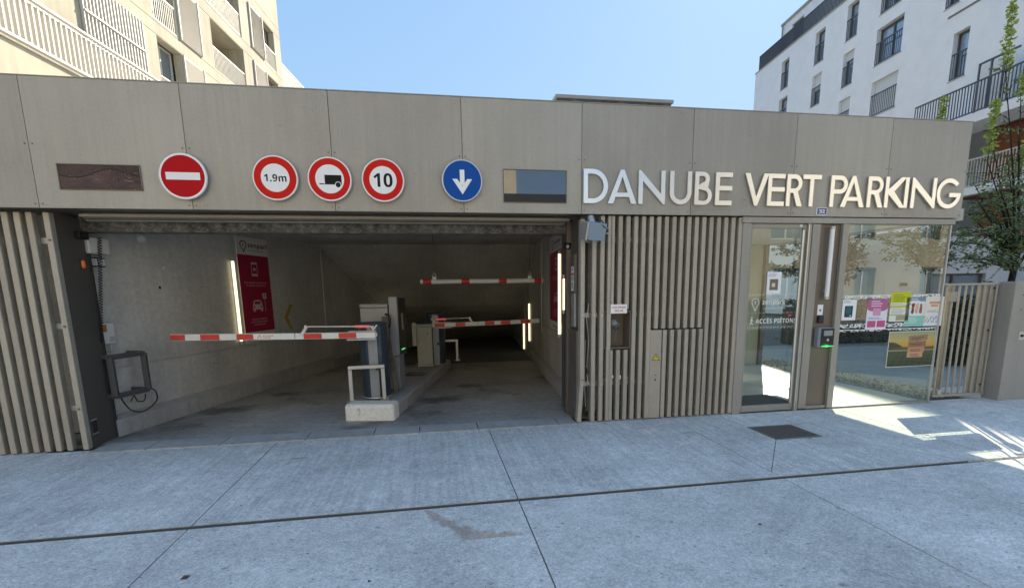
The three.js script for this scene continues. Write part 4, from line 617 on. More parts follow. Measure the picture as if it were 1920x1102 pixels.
// banners
{
  const bt = canvasTex(512, 1500, (c, w, h) => {
    c.fillStyle = '#dcd9d4'; c.fillRect(0, 0, w, h); c.fillStyle = '#a3123f'; c.fillRect(0, h * .165, w, h * .735); c.fillStyle = '#1c1a1c'; c.strokeStyle = '#1c1a1c';
    c.lineWidth = 13; c.beginPath(); c.arc(110, 105, 48, Math.PI * .86, Math.PI * .14); c.lineTo(110, 205); c.closePath(); c.stroke(); c.font = 'bold 62px sans-serif'; c.fillText('z', 92, 126); c.font = 'bold 92px sans-serif'; c.fillText('zenpark', 180, 138); c.font = '24px sans-serif'; c.fillText('votre place vous attend', 190, 184);
    c.strokeStyle = c.fillStyle = '#d9bcc4'; c.lineWidth = 9; c.strokeRect(208, 350, 92, 190); c.fillRect(208, 350, 92, 26); c.fillRect(208, 512, 92, 28); c.beginPath(); c.arc(254, 446, 22, 0, 7); c.fill();
    c.textAlign = 'center'; c.font = 'bold 27px sans-serif'; c.fillText('TELECHARGEZ L’APPLICATION', 256, 650); c.fillText('ET TROUVEZ VOTRE PLACE', 256, 690);
    c.beginPath(); c.moveTo(170, 960); c.lineTo(190, 900); c.quadraticCurveTo(250, 880, 310, 900); c.lineTo(332, 960); c.lineTo(340, 1030); c.lineTo(162, 1030); c.closePath(); c.fill(); c.fillStyle = '#a3123f'; c.fillRect(200, 912, 100, 40); c.beginPath(); c.arc(194, 990, 14, 0, 7); c.arc(308, 990, 14, 0, 7); c.fill(); c.fillStyle = '#d9bcc4'; c.fillRect(170, 1030, 34, 30); c.fillRect(298, 1030, 34, 30); c.fillRect(346, 790, 70, 84); c.fillRect(378, 874, 8, 190); c.fillStyle = '#a3123f'; c.font = 'bold 60px sans-serif'; c.fillText('P', 381, 854); c.fillStyle = '#d9bcc4'; c.font = 'bold 27px sans-serif'; c.fillText('UTILISEZ LE SERVICE', 256, 1180); c.fillText('DEPUIS VOTRE MOBILE', 256, 1220); c.fillText('ET GAREZ-VOUS', 256, 1260);
    c.fillStyle = '#1c1a1c'; c.font = 'bold 44px sans-serif'; c.textAlign = 'left'; c.fillText('zenpark', 110, 1450);
  });
  const ban = (label, tl, br, N, D) => { const w = Math.hypot(br.x - tl.x, br.z - tl.z), h = tl.y - br.y, g = thing('wall_banner', label, 'banner', [(tl.x + br.x) / 2, (tl.y + br.y) / 2, (tl.z + br.z) / 2], Math.atan2(N.x, N.z), 'red banners on the garage walls'); bx(g, 'board', M.white, -w / 2, w / 2, -h / 2, h / 2, .001, .012, .002); mesh(g, 'print', new THREE.PlaneGeometry(w - .004, h - .004), mat(.9, .9, .9, { map: bt, roughness: .5 }), [0, 0, .0135]); };
  { const a = onL(438, 441), b = onL(512, 600); const lo = onL(459, 644).y; b.y = lo; ban('red and white banner with phone and car pictograms on the left garage wall', a, b, NL); }
  { const b = onR(1059, 470), a = onR(1033, 600); const A = b.clone(), B = a.clone(); A.y = 2.60; B.y = .96; ban('red and white banner with pictograms on the right garage wall', A, B, NR); }
}
// things on the left wall
{
  const at = (u0, v0, u1, v1, o = 0) => { const a = onL(u0, v0, o), b = onL(u1, v1, o); return { c: [(a.x + b.x) / 2, (a.y + b.y) / 2, (a.z + b.z) / 2], w: Math.hypot(a.x - b.x, a.z - b.z), h: a.y - b.y }; }, RY = Math.atan2(NL.x, NL.z);
  let q = at(150, 444, 196, 478, .08); const b1 = thing('wall_box', 'large pale plastic control box high on the left wall', 'control box', q.c, RY); mesh(b1, 'case', cbox(q.w, q.h, .16, .012), M.boxWhite, [0, 0, 0]); bx(b1, 'lid_seam', M.dark, -q.w / 2 + .006, q.w / 2 - .006, -q.h / 2 - .001, q.h / 2 + .001, .03, .034, .001);
  q = at(160, 482, 193, 501, .04); const b2 = thing('twin_label_box', 'small black box with two white labels under the control box', 'label box', q.c, RY); mesh(b2, 'case', cbox(q.w, q.h, .08, .006), M.black); const lt = canvasTex(64, 64, (c) => { c.fillStyle = '#dedee2'; c.fillRect(0, 0, 64, 64); c.strokeStyle = '#99a'; c.lineWidth = 5; c.beginPath(); c.arc(32, 24, 12, 0, 7); c.stroke(); c.fillStyle = '#99a'; c.fillRect(14, 46, 36, 5); }); for (const s of [-1, 1]) mesh(b2, 'label_card', new THREE.PlaneGeometry(q.w * .4, q.h * .74), mat(1, 1, 1, { map: lt }), [s * q.w * .24, 0, .0415]);
  q = at(180, 606, 211, 643, .05); const b3 = thing('junction_box', 'white junction box with an orange sticker halfway up the left wall', 'junction box', q.c, RY); mesh(b3, 'case', cbox(q.w, q.h, .10, .008), M.boxWhite); mesh(b3, 'sticker', new THREE.PlaneGeometry(q.w * .3, q.h * .35), mat(.45, .16, .03), [-q.w * .25, q.h * .25, .0515]); mesh(b3, 'print', new THREE.PlaneGeometry(q.w * .4, q.h * .25), mat(.4, .41, .43), [q.w * .2, -q.h * .28, .0515]); mesh(b3, 'cable_loop', tube([[-.04, -q.h / 2, 0], [-.05, -q.h / 2 - .08, .02], [.03, -q.h / 2 - .09, .02], [.05, -q.h / 2, 0]], .01, 20, 6), M.galv);
  q = at(253, 438, 273, 455, .05); const b4 = thing('ceiling_detector', 'small pale detector under the lintel on the left wall', 'detector', q.c, RY); mesh(b4, 'dome', new THREE.SphereGeometry(.055, 16, 10), M.boxWhite, [0, 0, 0]); mesh(b4, 'mount', cbox(.07, .06, .1, .01), M.boxWhite, [0, .03, -.03]);
  { const w = scene.getObjectByName('garage_wall_left'); const hole = onL(299, 539, .003), chip = onL(306, 502, .004); const h = mesh(w, 'drill_hole', new THREE.CircleGeometry(.022, 14), M.dark, hole.toArray(), [0, RY, 0]); const c = mesh(w, 'paper_scrap', new THREE.CircleGeometry(.022, 5), M.white, chip.toArray(), [0, RY, .5]); c.scale.set(1.6, .6, 1); }
  // coiled cable
  const top = onL(186, 446, .19), bot = onL(189, 642, .13); const pts = []; for (let i = 0; i <= 260; i++) { const f = i / 260, p = top.clone().lerp(bot, f), r = f < .9 ? .017 : .008; pts.push(p.add(V(Math.cos(i * .95) * r, 0, Math.sin(i * .95) * r))); } tag(mesh(scene, 'coiled_cable', tube(pts, .0055, 700, 5), M.rubber), 'black coiled cable hanging in front of the wall boxes', 'cable');
  // steel frame standing off the wall
  const fr = thing('steel_frame', 'empty dark grey steel box frame fixed low on the left wall', 'frame', [0, 0, 0]); const F = (u, v, o) => onL(u, v, o); const O = .22;
  const c1 = F(208, 671, O), c2 = F(268, 660, O), c3 = F(277, 729, O), c4 = F(214, 744, O); const bot_y = (c3.y + c4.y) / 2, top_y = (c1.y + c2.y) / 2; const xa = c1.clone().lerp(c4, .5), xb = c2.clone().lerp(c3, .5);
  const bar = (p, r, w, t) => { const A = V(p.x, p.y, p.z), B = V(r.x, r.y, r.z), L = A.distanceTo(B); const m = mesh(fr, 'frame_bar', cbox(w, L, t, .003), M.greyPaint); m.position.copy(A.clone().add(B).multiplyScalar(.5)); m.quaternion.setFromUnitVectors(V(0, 1, 0), B.clone().sub(A).normalize()); return m; };
  const Q = (p, y, o = 0) => V(p.x - NL.x * o, y, p.z - NL.z * o); bar(Q(xa, top_y), Q(xa, bot_y), .06, .05); bar(Q(xb, top_y), Q(xb, bot_y), .06, .05); bar(Q(xa, top_y), Q(xb, top_y), .05, .05); bar(Q(xa, bot_y), Q(xb, bot_y), .05, .05); for (const p of [xa, xb]) for (const y of [top_y, bot_y]) bar(Q(p, y, .02), Q(p, y, O), .05, .05);
  bar(Q(xa, top_y, O - .02), Q(xa, bot_y, O - .02), .05, .05);
  const cb = [F(160, 500, .03), F(172, 560, .05), F(190, 640, .05), F(205, 690, .2), F(222, 738, .24), F(245, 768, .15), F(270, 770, .1), F(294, 748, .08), F(290, 732, .1), F(276, 728, .18)]; tag(mesh(scene, 'black_cable', tube(cb, .008, 80, 6), M.rubber), 'black cable looping down the left wall past the steel frame', 'cable');
  tag(mesh(scene, 'black_cable', tube([F(245, 752, .16), F(250, 742, .2), F(258, 752, .15), F(270, 750, .12), F(272, 738, .16)], .007, 40, 6), M.rubber), 'short black cable with plug dangling under the steel frame', 'cable');
  const ol = thing('orange_lamp', 'small orange warning lamp on the dark left jamb', 'lamp', [-3.793, 2.02, -.52]); mesh(ol, 'lens', new THREE.CapsuleGeometry(.025, .05, 6, 12), M.orange, [.012, 0, 0]); bx(ol, 'base', M.dark, 0, .008, -.055, .055, -.028, .028, .003);
  const sb = thing('photocell', 'small black photocell box at the top of the left jamb', 'sensor', [-3.79, 2.33, -.55]); bx(sb, 'case', M.black, 0, .05, -.04, .04, -.08, .08, .006); bx(sb, 'eye', M.dark, .05, .056, -.02, .02, -.02, .02, .002);
  const arrow = new THREE.Shape([[0, 0], [.16, .16], [.16, .26], [0, .1], [-.02, .08]].map(([x, y]) => new THREE.Vector2(x, y)));
  { const p = onL(533, 602), g = new THREE.ShapeGeometry(new THREE.Shape([[0, .12], [.22, .36], [.34, .36], [.12, .12], [.28, -.12], [.17, -.12]].map(([x, y]) => new THREE.Vector2(x, y)))); const o = thing('wall_arrow', 'faded yellow chevron painted on the left garage wall', 'marking', [p.x, p.y - .05, p.z], RY); mesh(o, 'paint', g, mat(.42, .34, .03, { roughness: .8 }), [0, 0, .003]); }
}

// ---------------------------------------------------------------- gates on the right
{
  const gate = (name, label, x0, x1, z, grp, n) => {
    const g = thing(name, label, 'gate', [0, 0, z], 0, grp), y0 = .055, y1 = 1.675; bx(g, 'top_rail', M.slat, x0, x1, y1 - .03, y1, -.02, .02); bx(g, 'bottom_rail', M.slat, x0, x1, y0, y0 + .035, -.02, .02);
    for (let i = 0; i < n; i++) { const x = x0 + .03 + i * (x1 - x0 - .06) / (n - 1); bx(g, 'bar', slats[i % 3], x - .012, x + .012, y0 + .037, y1 - .032, -.012, .012); } return g;
  };
  const g = gate('garden_gate', 'beige metal bar gate beside the glass corner', 7.10, 8.0, -.10, null, 9); bx(g, 'stile', M.slat2, 7.215, 7.275, .09, 1.64, -.075, -.023); bx(g, 'lock_case', M.slat2, 7.17, 7.28, 1.42, 1.56, -.03, .03, .006); bx(g, 'stop_block', M.galv, 7.17, 7.24, .09, .17, -.03, .03, .005); bx(g, 'sheet_panel', M.slat3, 7.72, 7.99, .09, 1.64, -.07, -.023, .003);
  for (const y of [.2, 1.0, 1.6]) mesh(g, 'bolt', new THREE.CylinderGeometry(.014, .014, .01, 10), M.dark, [7.95, y, -.017], [Math.PI / 2, 0, 0]);
  const p = thing('gate_post', 'broad bronze grey metal gate post with a round lock', 'post', [8.27, 0, -.02]); mesh(p, 'post_body', cbox(.50, 1.69, .24, .006), M.bronze, [0, .845, 0]); mesh(p, 'lock_plate', cbox(.09, .12, .008, .002), M.steel, [-.02, .93, .124]); mesh(p, 'lock_barrel', new THREE.CylinderGeometry(.02, .02, .012, 14), M.black, [-.02, .93, .132], [Math.PI / 2, 0, 0]);
  for (const y of [1.3, 1.5]) mesh(p, 'rivet', new THREE.SphereGeometry(.008, 8, 6), M.dark, [-.1, y, .12]);
  const g2 = gate('garden_gate', 'beige metal bar gate beyond the broad post', 8.56, 10.4, -.02, null, 16); mesh(g2, 'handle', rod([8.6, .95, .02], [8.72, .95, .06], .012), M.steel);
}
// ---------------------------------------------------------------- garden beside the lobby
const rndIn = (a, b) => rr(a, b);
{
  const p = struct('garden_path', 'grey boarded path behind the gate'); for (let i = 0; i < 26; i++) { const z = -.2 - i * .27; mesh(p, 'paving_strip', prism([[7.95, z - .004], [16.2, z - .004], [16.2, z - .266], [7.95, z - .266]], -.1, -.008 + (i % 2) * .002), M.pathDark); }
  const soil = struct('planting_bed', 'dark soil along the lobby and below the hedges'); mesh(soil, 'soil', prism([[7.04, -.3], [7.93, -.3], [7.93, -7], [7.04, -7]], -.1, -.02), M.ground);
  // gravel: stuff
  const g = new THREE.IcosahedronGeometry(.024, 0), im = new THREE.InstancedMesh(g, mat(.46, .43, .37, { roughness: .9 }), 2200), q = new THREE.Object3D(), col = new THREE.Color();
  for (let i = 0; i < 2200; i++) { q.position.set(rr(7.06, 7.92), -.008 + rr(-.01, .012), rr(-6.8, -.32)); q.rotation.set(rr(0, 6), rr(0, 6), rr(0, 6)); q.scale.set(rr(.6, 1.5), rr(.5, 1), rr(.6, 1.5)); q.updateMatrix(); im.setMatrixAt(i, q.matrix); const v = rr(.5, 1.3); im.setColorAt(i, col.setRGB(v, v * .96, v * .88)); }
  im.name = 'gravel'; im.castShadow = im.receiveShadow = true; scene.add(im); tag(im, 'pale pebble gravel strip along the lobby glass', 'gravel', null, 'stuff');
}
function leafGeo(list, size, bend = .3) { // list of {p, s} -> merged two-triangle-pair leaves
  const pos = [], idx = []; const q = new THREE.Quaternion(), e = new THREE.Euler(); let n = 0;
  for (const { p, s } of list) { e.set(rr(-1.2, 1.2), rr(0, 6.28), rr(-.8, .8)); q.setFromEuler(e); const L = size * s, W = L * .36; const vs = [V(0, 0, 0), V(W, -L * bend * .3, L * .5), V(0, L * .06, L * .5), V(-W, -L * bend * .3, L * .5), V(0, -L * bend * .4, L)]; for (const v of vs) { v.applyQuaternion(q).add(p); pos.push(v.x, v.y, v.z); } idx.push(n, n + 1, n + 2, n, n + 2, n + 3, n + 1, n + 4, n + 2, n + 2, n + 4, n + 3); n += 5; }
  const g = new THREE.BufferGeometry(); g.setAttribute('position', new THREE.Float32BufferAttribute(pos, 3)); g.setIndex(idx); g.computeVertexNormals(); return g;
}
function taper(pts, r0, r1, seg = 12, rad = 6) { const g = tube(pts, 1, seg, rad), p = g.attributes.position, c = new THREE.CatmullRomCurve3(pts); for (let i = 0; i <= seg; i++) { const f = i / seg, o = c.getPointAt(f), r = r0 + (r1 - r0) * f; for (let k = 0; k <= rad; k++) { const j = i * (rad + 1) + k; p.setXYZ(j, o.x + (p.getX(j) - o.x) * r, o.y + (p.getY(j) - o.y) * r, o.z + (p.getZ(j) - o.z) * r); } } g.computeVertexNormals(); return g; }
function tree(name, label, base, limbs, opt) {
  const t = thing(name, label, 'tree', base.toArray(), 0, opt.group), woods = [], L = [], Bt = [];
  const tr = opt.trunk; mesh(t, 'trunk', taper([V(0, 0, 0), V(rr(-.05, .05), tr * .5, rr(-.05, .05)), V(0, tr, 0)], .10, .065, 10, 8), M.bark);
  for (const [end, rise, shoot] of limbs) { // end relative to base
    const s = V(0, tr * rr(.72, 1), 0), m = s.clone().lerp(end, .5).add(V(0, rise, 0)); const c = [s, m, end]; woods.push(taper(c, .035, .008, 12, 5)); const cv = new THREE.CatmullRomCurve3(c);
    const nt = opt.twigs ?? 14; for (let k = 0; k < nt; k++) { const f = rr(.25, 1), p = cv.getPointAt(f), d = V(rr(-1, 1), shoot ? rr(.1, .9) : rr(-.35, .55), rr(-1, 1)).normalize().multiplyScalar(rr(.18, .55) * (opt.spread ?? 1)); const e = p.clone().add(d); woods.push(taper([p, p.clone().lerp(e, .5).add(V(0, .03, 0)), e], .008, .003, 4, 4)); for (let q = 0; q < (opt.leaves ?? 16); q++) L.push({ p: p.clone().lerp(e, Math.sqrt(rnd())).add(V(rr(-.06, .06), rr(-.06, .06), rr(-.06, .06))), s: rr(.6, 1.3) }); }
    if (shoot) { const tip = end.clone().add(V(rr(-.08, .08), shoot, rr(-.08, .08))); woods.push(taper([end, end.clone().lerp(tip, .5).add(V(.03, 0, .02)), tip], .010, .003, 8, 5)); const SL = []; Bt.push(SL); for (let q = 0; q < shoot * 170; q++) { const f = rr(.1, 1); SL.push({ p: end.clone().lerp(tip, f).add(V(rr(-.09, .09), rr(-.05, .05), rr(-.09, .09)).multiplyScalar(1.15 - f * .6)), s: rr(.7, 1.3) }); } }
  }
  mesh(t, 'limbs', mergeGeometries(woods), M.bark); mesh(t, 'crown', leafGeo(L, opt.size ?? .075), opt.m ?? M.leafMid); for (const b of Bt) mesh(t, 'young_shoot', leafGeo(b, .1), M.leafBright).userData.label = 'bright yellow green upright young shoot';
  return t;
}
{
  const b1 = V(15.2, 0, -5.2), at = (u, v, z) => onZ(u, v, z - 3.0).sub(b1);
  const lim = [[at(1795, 452, -1.6), .25, 0], [at(1800, 484, -1.9), .1, 0], [at(1835, 492, -1.5), .05, 0], [at(1870, 470, -1.2), .1, 0], [at(1812, 430, -2.6), .2, 0], [at(1850, 440, -1.8), .2, 0], [at(1830, 370, -2.2), .2, 0], [at(1815, 400, -2.8), .1, 0], [at(1852, 300, -2.0), .1, 1.35], [at(1886, 135, -2.2), .2, 1.5], [at(1890, 300, -2.6), .1, 0], [at(1910, 240, -2.4), .1, 0], [at(1870, 340, -1.7), .15, 0], [at(1900, 380, -1.6), .15, 0], [at(1845, 380, -3.2), .1, 0], [at(1915, 180, -2.8), .1, .6], [at(1880, 420, -3.2), .1, 0], [at(1915, 440, -1.4), .1, 0], [at(1860, 260, -2.8), .1, 0], [at(1825, 340, -3.0), .1, 0], [V(.9, 4.2, .4), .2, 0], [V(1.2, 3.4, -.5), .2, 0], [V(.6, 4.6, -.7), .2, .8]];
  tree('young_tree', 'young tree with bright upright shoots spreading over the gate post', b1, lim, { trunk: 2.5, twigs: 14, leaves: 11, spread: 1.2, m: M.leafMid, size: .1, group: 'young trees in the garden' });
  const b2 = V(15.0, 0, -7.4), at2 = (u, v, z) => onZ(u, v, z - 2.0).sub(b2);
  const lim2 = [[at2(1762, 232, -4.8), .2, .7], [at2(1690, 470, -4.2), .2, 0], [at2(1720, 485, -4.4), .1, 0], [at2(1660, 455, -4.6), .2, 0], [at2(1750, 460, -4.0), .2, 0], [at2(1770, 490, -4.3), .1, 0], [at2(1700, 440, -5.0), .2, 0], [at2(1790, 380, -5), .2, 0], [at2(1800, 320, -5), .2, 0], [at2(1740, 430, -5.4), .2, 0], [V(1, 3.4, .4), .2, 0], [V(.6, 4, -.5), .2, 0], [V(1.3, 3, -.8), .2, 0]];
  tree('young_tree', 'second young tree seen through the lobby glass with one shoot above the fascia', b2, lim2, { trunk: 2.3, twigs: 14, leaves: 15, spread: 1.1, m: M.leafMid, size: .1, group: 'young trees in the garden' });
  const rl = []; for (let i = 0; i < 26; i++) { const a = rr(0, 6.28), r = rr(.6, 2.4); rl.push([V(Math.cos(a) * r, rr(1.7, 4.9), Math.sin(a) * r), rr(.1, .4), 0]); }
  tree('dense_tree', 'dark leafy tree behind the hedge, seen through the lobby glass', V(13.4, 0, -9.6), rl, { trunk: 2.0, twigs: 18, leaves: 18, spread: 1.3, m: M.leafDark, size: .11 });
}
function hedge(name, label, x0, x1, y1, z0, z1) {
  const L = []; const n = Math.round((x1 - x0) * (y1 + (z1 - z0)) * 900); for (let i = 0; i < n; i++) { const f = rnd(), p = V(rr(x0, x1), rr(.02, y1), rr(z0, z1)); if (f < .55) p.z = z1 - Math.abs(rr(0, .1)); else if (f < .8) p.y = y1 - Math.abs(rr(0, .12)); p.y += .06 * Math.sin(p.x * 5) * (p.y / y1); L.push({ p: p.sub(V((x0 + x1) / 2, 0, (z0 + z1) / 2)), s: rr(.6, 1.3) }); }
  const h = thing(name, label, 'hedge', [(x0 + x1) / 2, 0, (z0 + z1) / 2], 0, 'clipped hedges'); mesh(h, 'foliage', leafGeo(L, .075), M.hedge); bx(h, 'woody_core', M.bark, -(x1 - x0) / 2 + .12, (x1 - x0) / 2 - .12, 0, y1 - .16, -(z1 - z0) / 2 + .1, (z1 - z0) / 2 - .12, .05);
}
hedge('hedge', 'dark green hedge close behind the bar gate', 9.9, 13.2, 1.4, -3.4, -2.7);
hedge('hedge', 'dark green hedge along the white garden wall', 10.2, 17.5, 1.25, -7.8, -7.0);

[[357, 1081, .03], [1420, 985, .018], [448, 950, .014], [1087, 902, .012], [690, 1090, .016]].forEach(([u, v, s2], i) => { const p = onY(u, v); const g = leafGeo([{ p: V(0, 0, 0), s: 1 }], s2 * 2, .2); const o = mesh(scene, 'dry_leaf', g, mat(.09, .06, .035, { roughness: .9 }), [p.x, .012, p.z]); tag(o, 'tiny curled brown leaf scrap lying on the concrete pavement', 'leaf', 'leaf scraps on the pavement'); });
// ================================================================ BUILDINGS
const TH = 6.4 * DEG, DB = V(Math.sin(TH), 0, -Math.cos(TH)), NB = V(Math.cos(TH), 0, Math.sin(TH));
function facadeFrame(P, sgn) { const X = DB.clone().multiplyScalar(sgn), N = NB.clone().multiplyScalar(sgn); return { P, X, N, ry: sgn > 0 ? 83.6 * DEG : -96.4 * DEG, at: (u, v, off = 0) => { const q = onPlane(u, v, P.clone().addScaledVector(N, off), N); return [q.clone().sub(P).dot(X), q.y]; } }; }
function rectShape(x0, x1, y0, y1) { return new THREE.Shape([new THREE.Vector2(x0, y0), new THREE.Vector2(x1, y0), new THREE.Vector2(x1, y1), new THREE.Vector2(x0, y1)]); }
function rectHole(x0, x1, y0, y1) { return new THREE.Path([new THREE.Vector2(x0, y0), new THREE.Vector2(x1, y0), new THREE.Vector2(x1, y1), new THREE.Vector2(x0, y1)]); }
function wallWithHoles(parent, name, m, x0, x1, y0, y1, holes, depth = .3) { const s = rectShape(x0, x1, y0, y1); for (const h of holes) s.holes.push(rectHole(...h)); const g = new THREE.ExtrudeGeometry(s, { depth, bevelEnabled: false }); g.translate(0, 0, -depth); return mesh(parent, name, uvMetres(g), m); }
function windowIn(parent, h, opt = {}) { // h [x0,x1,y0,y1]
  const [x0, x1, y0, y1] = h, z = opt.z ?? -.24, w = mesh(parent, 'window', cbox(x1 - x0 - .01, y1 - y0 - .01, .03, .002), M.winGlass, [(x0 + x1) / 2, (y0 + y1) / 2, z - .03]);
  const cx = (x0 + x1) / 2, cy = (y0 + y1) / 2, fm = opt.fm ?? M.railMetal, fr = (a, b, c, d) => mesh(w, 'window_frame', cbox(b - a, d - c, .05, .003), fm, [(a + b) / 2 - cx, (c + d) / 2 - cy, .04]);
  fr(x0 + .01, x0 + .07, y0 + .01, y1 - .01); fr(x1 - .07, x1 - .01, y0 + .01, y1 - .01); fr(x0 + .072, x1 - .072, y1 - .07, y1 - .01); fr(x0 + .072, x1 - .072, y0 + .01, y0 + .07); if (x1 - x0 > 1.1) fr(cx - .04, cx + .04, y0 + .072, y1 - .072);
  if (opt.blind) mesh(w, 'roller_blind', cbox(x1 - x0 - .02, (y1 - y0) * opt.blind, .02, .002), M.blind, [0, (y1 - y0) * (1 - opt.blind) / 2, .085]);
  if (opt.rail) { const rg = []; const rh = opt.rail, n = Math.max(3, Math.round((x1 - x0) / .115)); rg.push(new THREE.BoxGeometry(x1 - x0 + .04, .045, .045).translate(0, rh, 0), new THREE.BoxGeometry(x1 - x0 + .04, .035, .035).translate(0, .05, 0)); for (let i = 0; i <= n; i++) rg.push(new THREE.BoxGeometry(.018, rh - .05, .018).translate(-(x1 - x0) / 2 + i * (x1 - x0) / n, rh / 2 + .025, 0)); mesh(w, 'balcony_rail', mergeGeometries(rg), opt.railM ?? M.railMetal, [0, y0 - cy, -z + .0]); }
  return w;
}
function railing(parent, name, x0, x1, y0, y1, z, m, step = .115, bw = .018, fin = .018) { const rg = [new THREE.BoxGeometry(x1 - x0, .05, .05).translate((x0 + x1) / 2, y1 - .025, z), new THREE.BoxGeometry(x1 - x0, .04, .04).translate((x0 + x1) / 2, y0 + .02, z)]; const n = Math.round((x1 - x0) / step); for (let i = 0; i <= n; i++) rg.push(new THREE.BoxGeometry(bw, y1 - y0 - .05, fin).translate(x0 + i * (x1 - x0) / n, (y0 + y1) / 2, z)); return mesh(parent, name, mergeGeometries(rg), m); }

{ // right: white block with Juliet balconies
  const F = facadeFrame(V(22.3, 0, -25.7), -1), b = thing('white_apartment_block', 'white rendered apartment block with dark window railings behind the trees', 'building', F.P.toArray(), F.ry);
  const zq = (x, y) => [1400 + x / 4.79, y / 4.79]; const H = [];
  const corner = F.at(1415.5, 170)[0]; // far corner
  const win = (tl, br, o = {}) => { const a = F.at(...tl), c = F.at(...br); H.push({ r: [Math.min(a[0], c[0]), Math.max(a[0], c[0]), c[1], a[1]], o }); };
  win(zq(322, 560), zq(370, 772), { rail: .95 }); win(zq(294, 903), zq(352, 1110), { rail: .95 }); win(zq(628, 300), zq(690, 532), { rail: .95 }); win(zq(595, 692), zq(655, 922), { rail: .95, blind: .5 }); win(zq(918, 52), zq(990, 308), { rail: .95 }); win(zq(876, 492), zq(945, 742), { rail: .95, blind: .22 }); win(zq(832, 912), zq(908, 1160), { rail: .95, blind: .95 });
  win(zq(1178, 272), zq(1388, 458), { rail: .95 }); win(zq(1130, 748), zq(1332, 955), { rail: .95, blind: .98 }); win(zq(1228, -120), zq(1392, 2), { rail: .95, blind: .35 }); win([1790, 64], [1809, 140], { rail: .95 }); win([1783, -70], [1800, 2], { rail: .95 });
  const top = F.at(1417.7, 139.5)[1];
  const lo = [F.at(1845, 330)[0], F.at(1990, 330)[0]]; const t1 = F.at(1900, 205)[1];
  const holes = H.map((h) => h.r); const Lg = [[lo[0] - 1.5, Math.min(lo[1] + 6, 21.5), t1 - 2.35, t1 - .05], [lo[0] - 1.5, Math.min(lo[1] + 6, 21.5), t1 - 5.0, t1 - 2.65]];
  wallWithHoles(b, 'wall', M.plaster, corner, 22, 0, top, [...holes, ...Lg]);
  for (const h of H) { windowIn(b, h.r, h.o); bx(b, 'sill', M.galv, h.r[0] - .04, h.r[1] + .04, h.r[2] - .05, h.r[2] - .012, -.2, .03, .003); }
  bx(b, 'end_wall', M.plaster, corner + .001, corner + .3, 0, top, -14, -.302); bx(b, 'back_wall', M.plaster, corner + .31, 22, 0, top - .3, -14, -13.7); bx(b, 'roof', M.conc, corner + .31, 22, top - .25, top - .02, -13.6, -.31);
  bx(b, 'parapet_edge', M.bronze, corner - .03, 22, top + .002, top + .06, -.3, .05); railing(b, 'roof_railing', corner + .35, 21.8, top + .07, top + .98, -.05, M.railMetal, .11, .02, .05);
  // set-back top storey
  const pl = F.at(1468, 60, -1.6)[0]; wallWithHoles(b, 'top_storey_wall', M.plaster, pl, 22, top, top + 2.9, [[F.at(1488, 20, -1.6)[0], F.at(1509, 20, -1.6)[0], top + .3, top + 2.5]], .3).position.z = -1.6; bx(b, 'top_storey_side', M.plaster, pl, pl + .25, top, top + 2.9, -9, -1.92); bx(b, 'top_storey_roof', M.bronze, pl - .1, 22, top + 2.91, top + 3.05, -9, -1.5); mesh(b, 'downpipe', rod([pl + .15, top, -1.5], [pl + .15, top + 2.9, -1.5], .05), M.bronze2);
  { const w = windowIn(b, [F.at(1488, 20, -1.6)[0], F.at(1509, 20, -1.6)[0], top + .3, top + 2.5], { z: -1.75 }); }
  bx(b, 'scar_strip', M.frame, F.at(1780, 30)[0], F.at(1845, 0)[0], F.at(1780, 36)[1], F.at(1780, 36)[1] + .07, .001, .03, .002);
  // terrace with railing and glass screen, loggias with orange back walls below
  const off = 1.3, ry = F.at(1900, 122, off)[1], r0 = F.at(1712, 219, off)[0], by = F.at(1900, 185, off)[1], sy = F.at(1900, 204, off)[1];
  bx(b, 'terrace_slab', M.plaster, r0, 22, sy, by, .01, off + .02); railing(b, 'terrace_railing', r0 + .05, 21.8, by + .05, ry, off - .05, M.railMetal, .12, .022, .03);
  { const s0 = F.at(1822, 180, .9)[0], s1 = F.at(1890, 180, .9)[0]; for (let i = 0; i < 3; i++) { const a = s0 + i * (s1 - s0) / 3; bx(b, 'glass_screen', M.blind, a + .05, a + (s1 - s0) / 3 - .05, by + .02, by + 1.75, .7, .72, .002); bx(b, 'screen_post', M.railMetal, a - .03, a + .03, by + .02, by + 1.8, .68, .74, .003); } bx(b, 'screen_post', M.railMetal, s0 - .03, s1 + .03, by + 1.8, by + 1.86, .68, .74, .003); }
  for (const [k, h] of Lg.entries()) { bx(b, 'loggia_back', M.orangeWall, h[0] + .01, h[1] - .01, h[2], h[3], -1.6, -1.5); bx(b, 'loggia_floor', M.plaster, h[0] + .01, h[1] - .01, h[2] - .25, h[2] + .02, -1.49, -.301); bx(b, 'loggia_ceiling', M.orangeWall, h[0] + .01, h[1] - .01, h[3] - .02, h[3] + .1, -1.49, -.301); railing(b, 'loggia_railing', h[0], h[1], h[2] + .04, h[2] + 1.05, -.1, M.railPale, .12, .03, .02); bx(b, 'loggia_pier', M.plaster, h[0] + 2.6, h[0] + 2.75, h[2] + .021, h[3] - .021, -.5, -.305); }
}
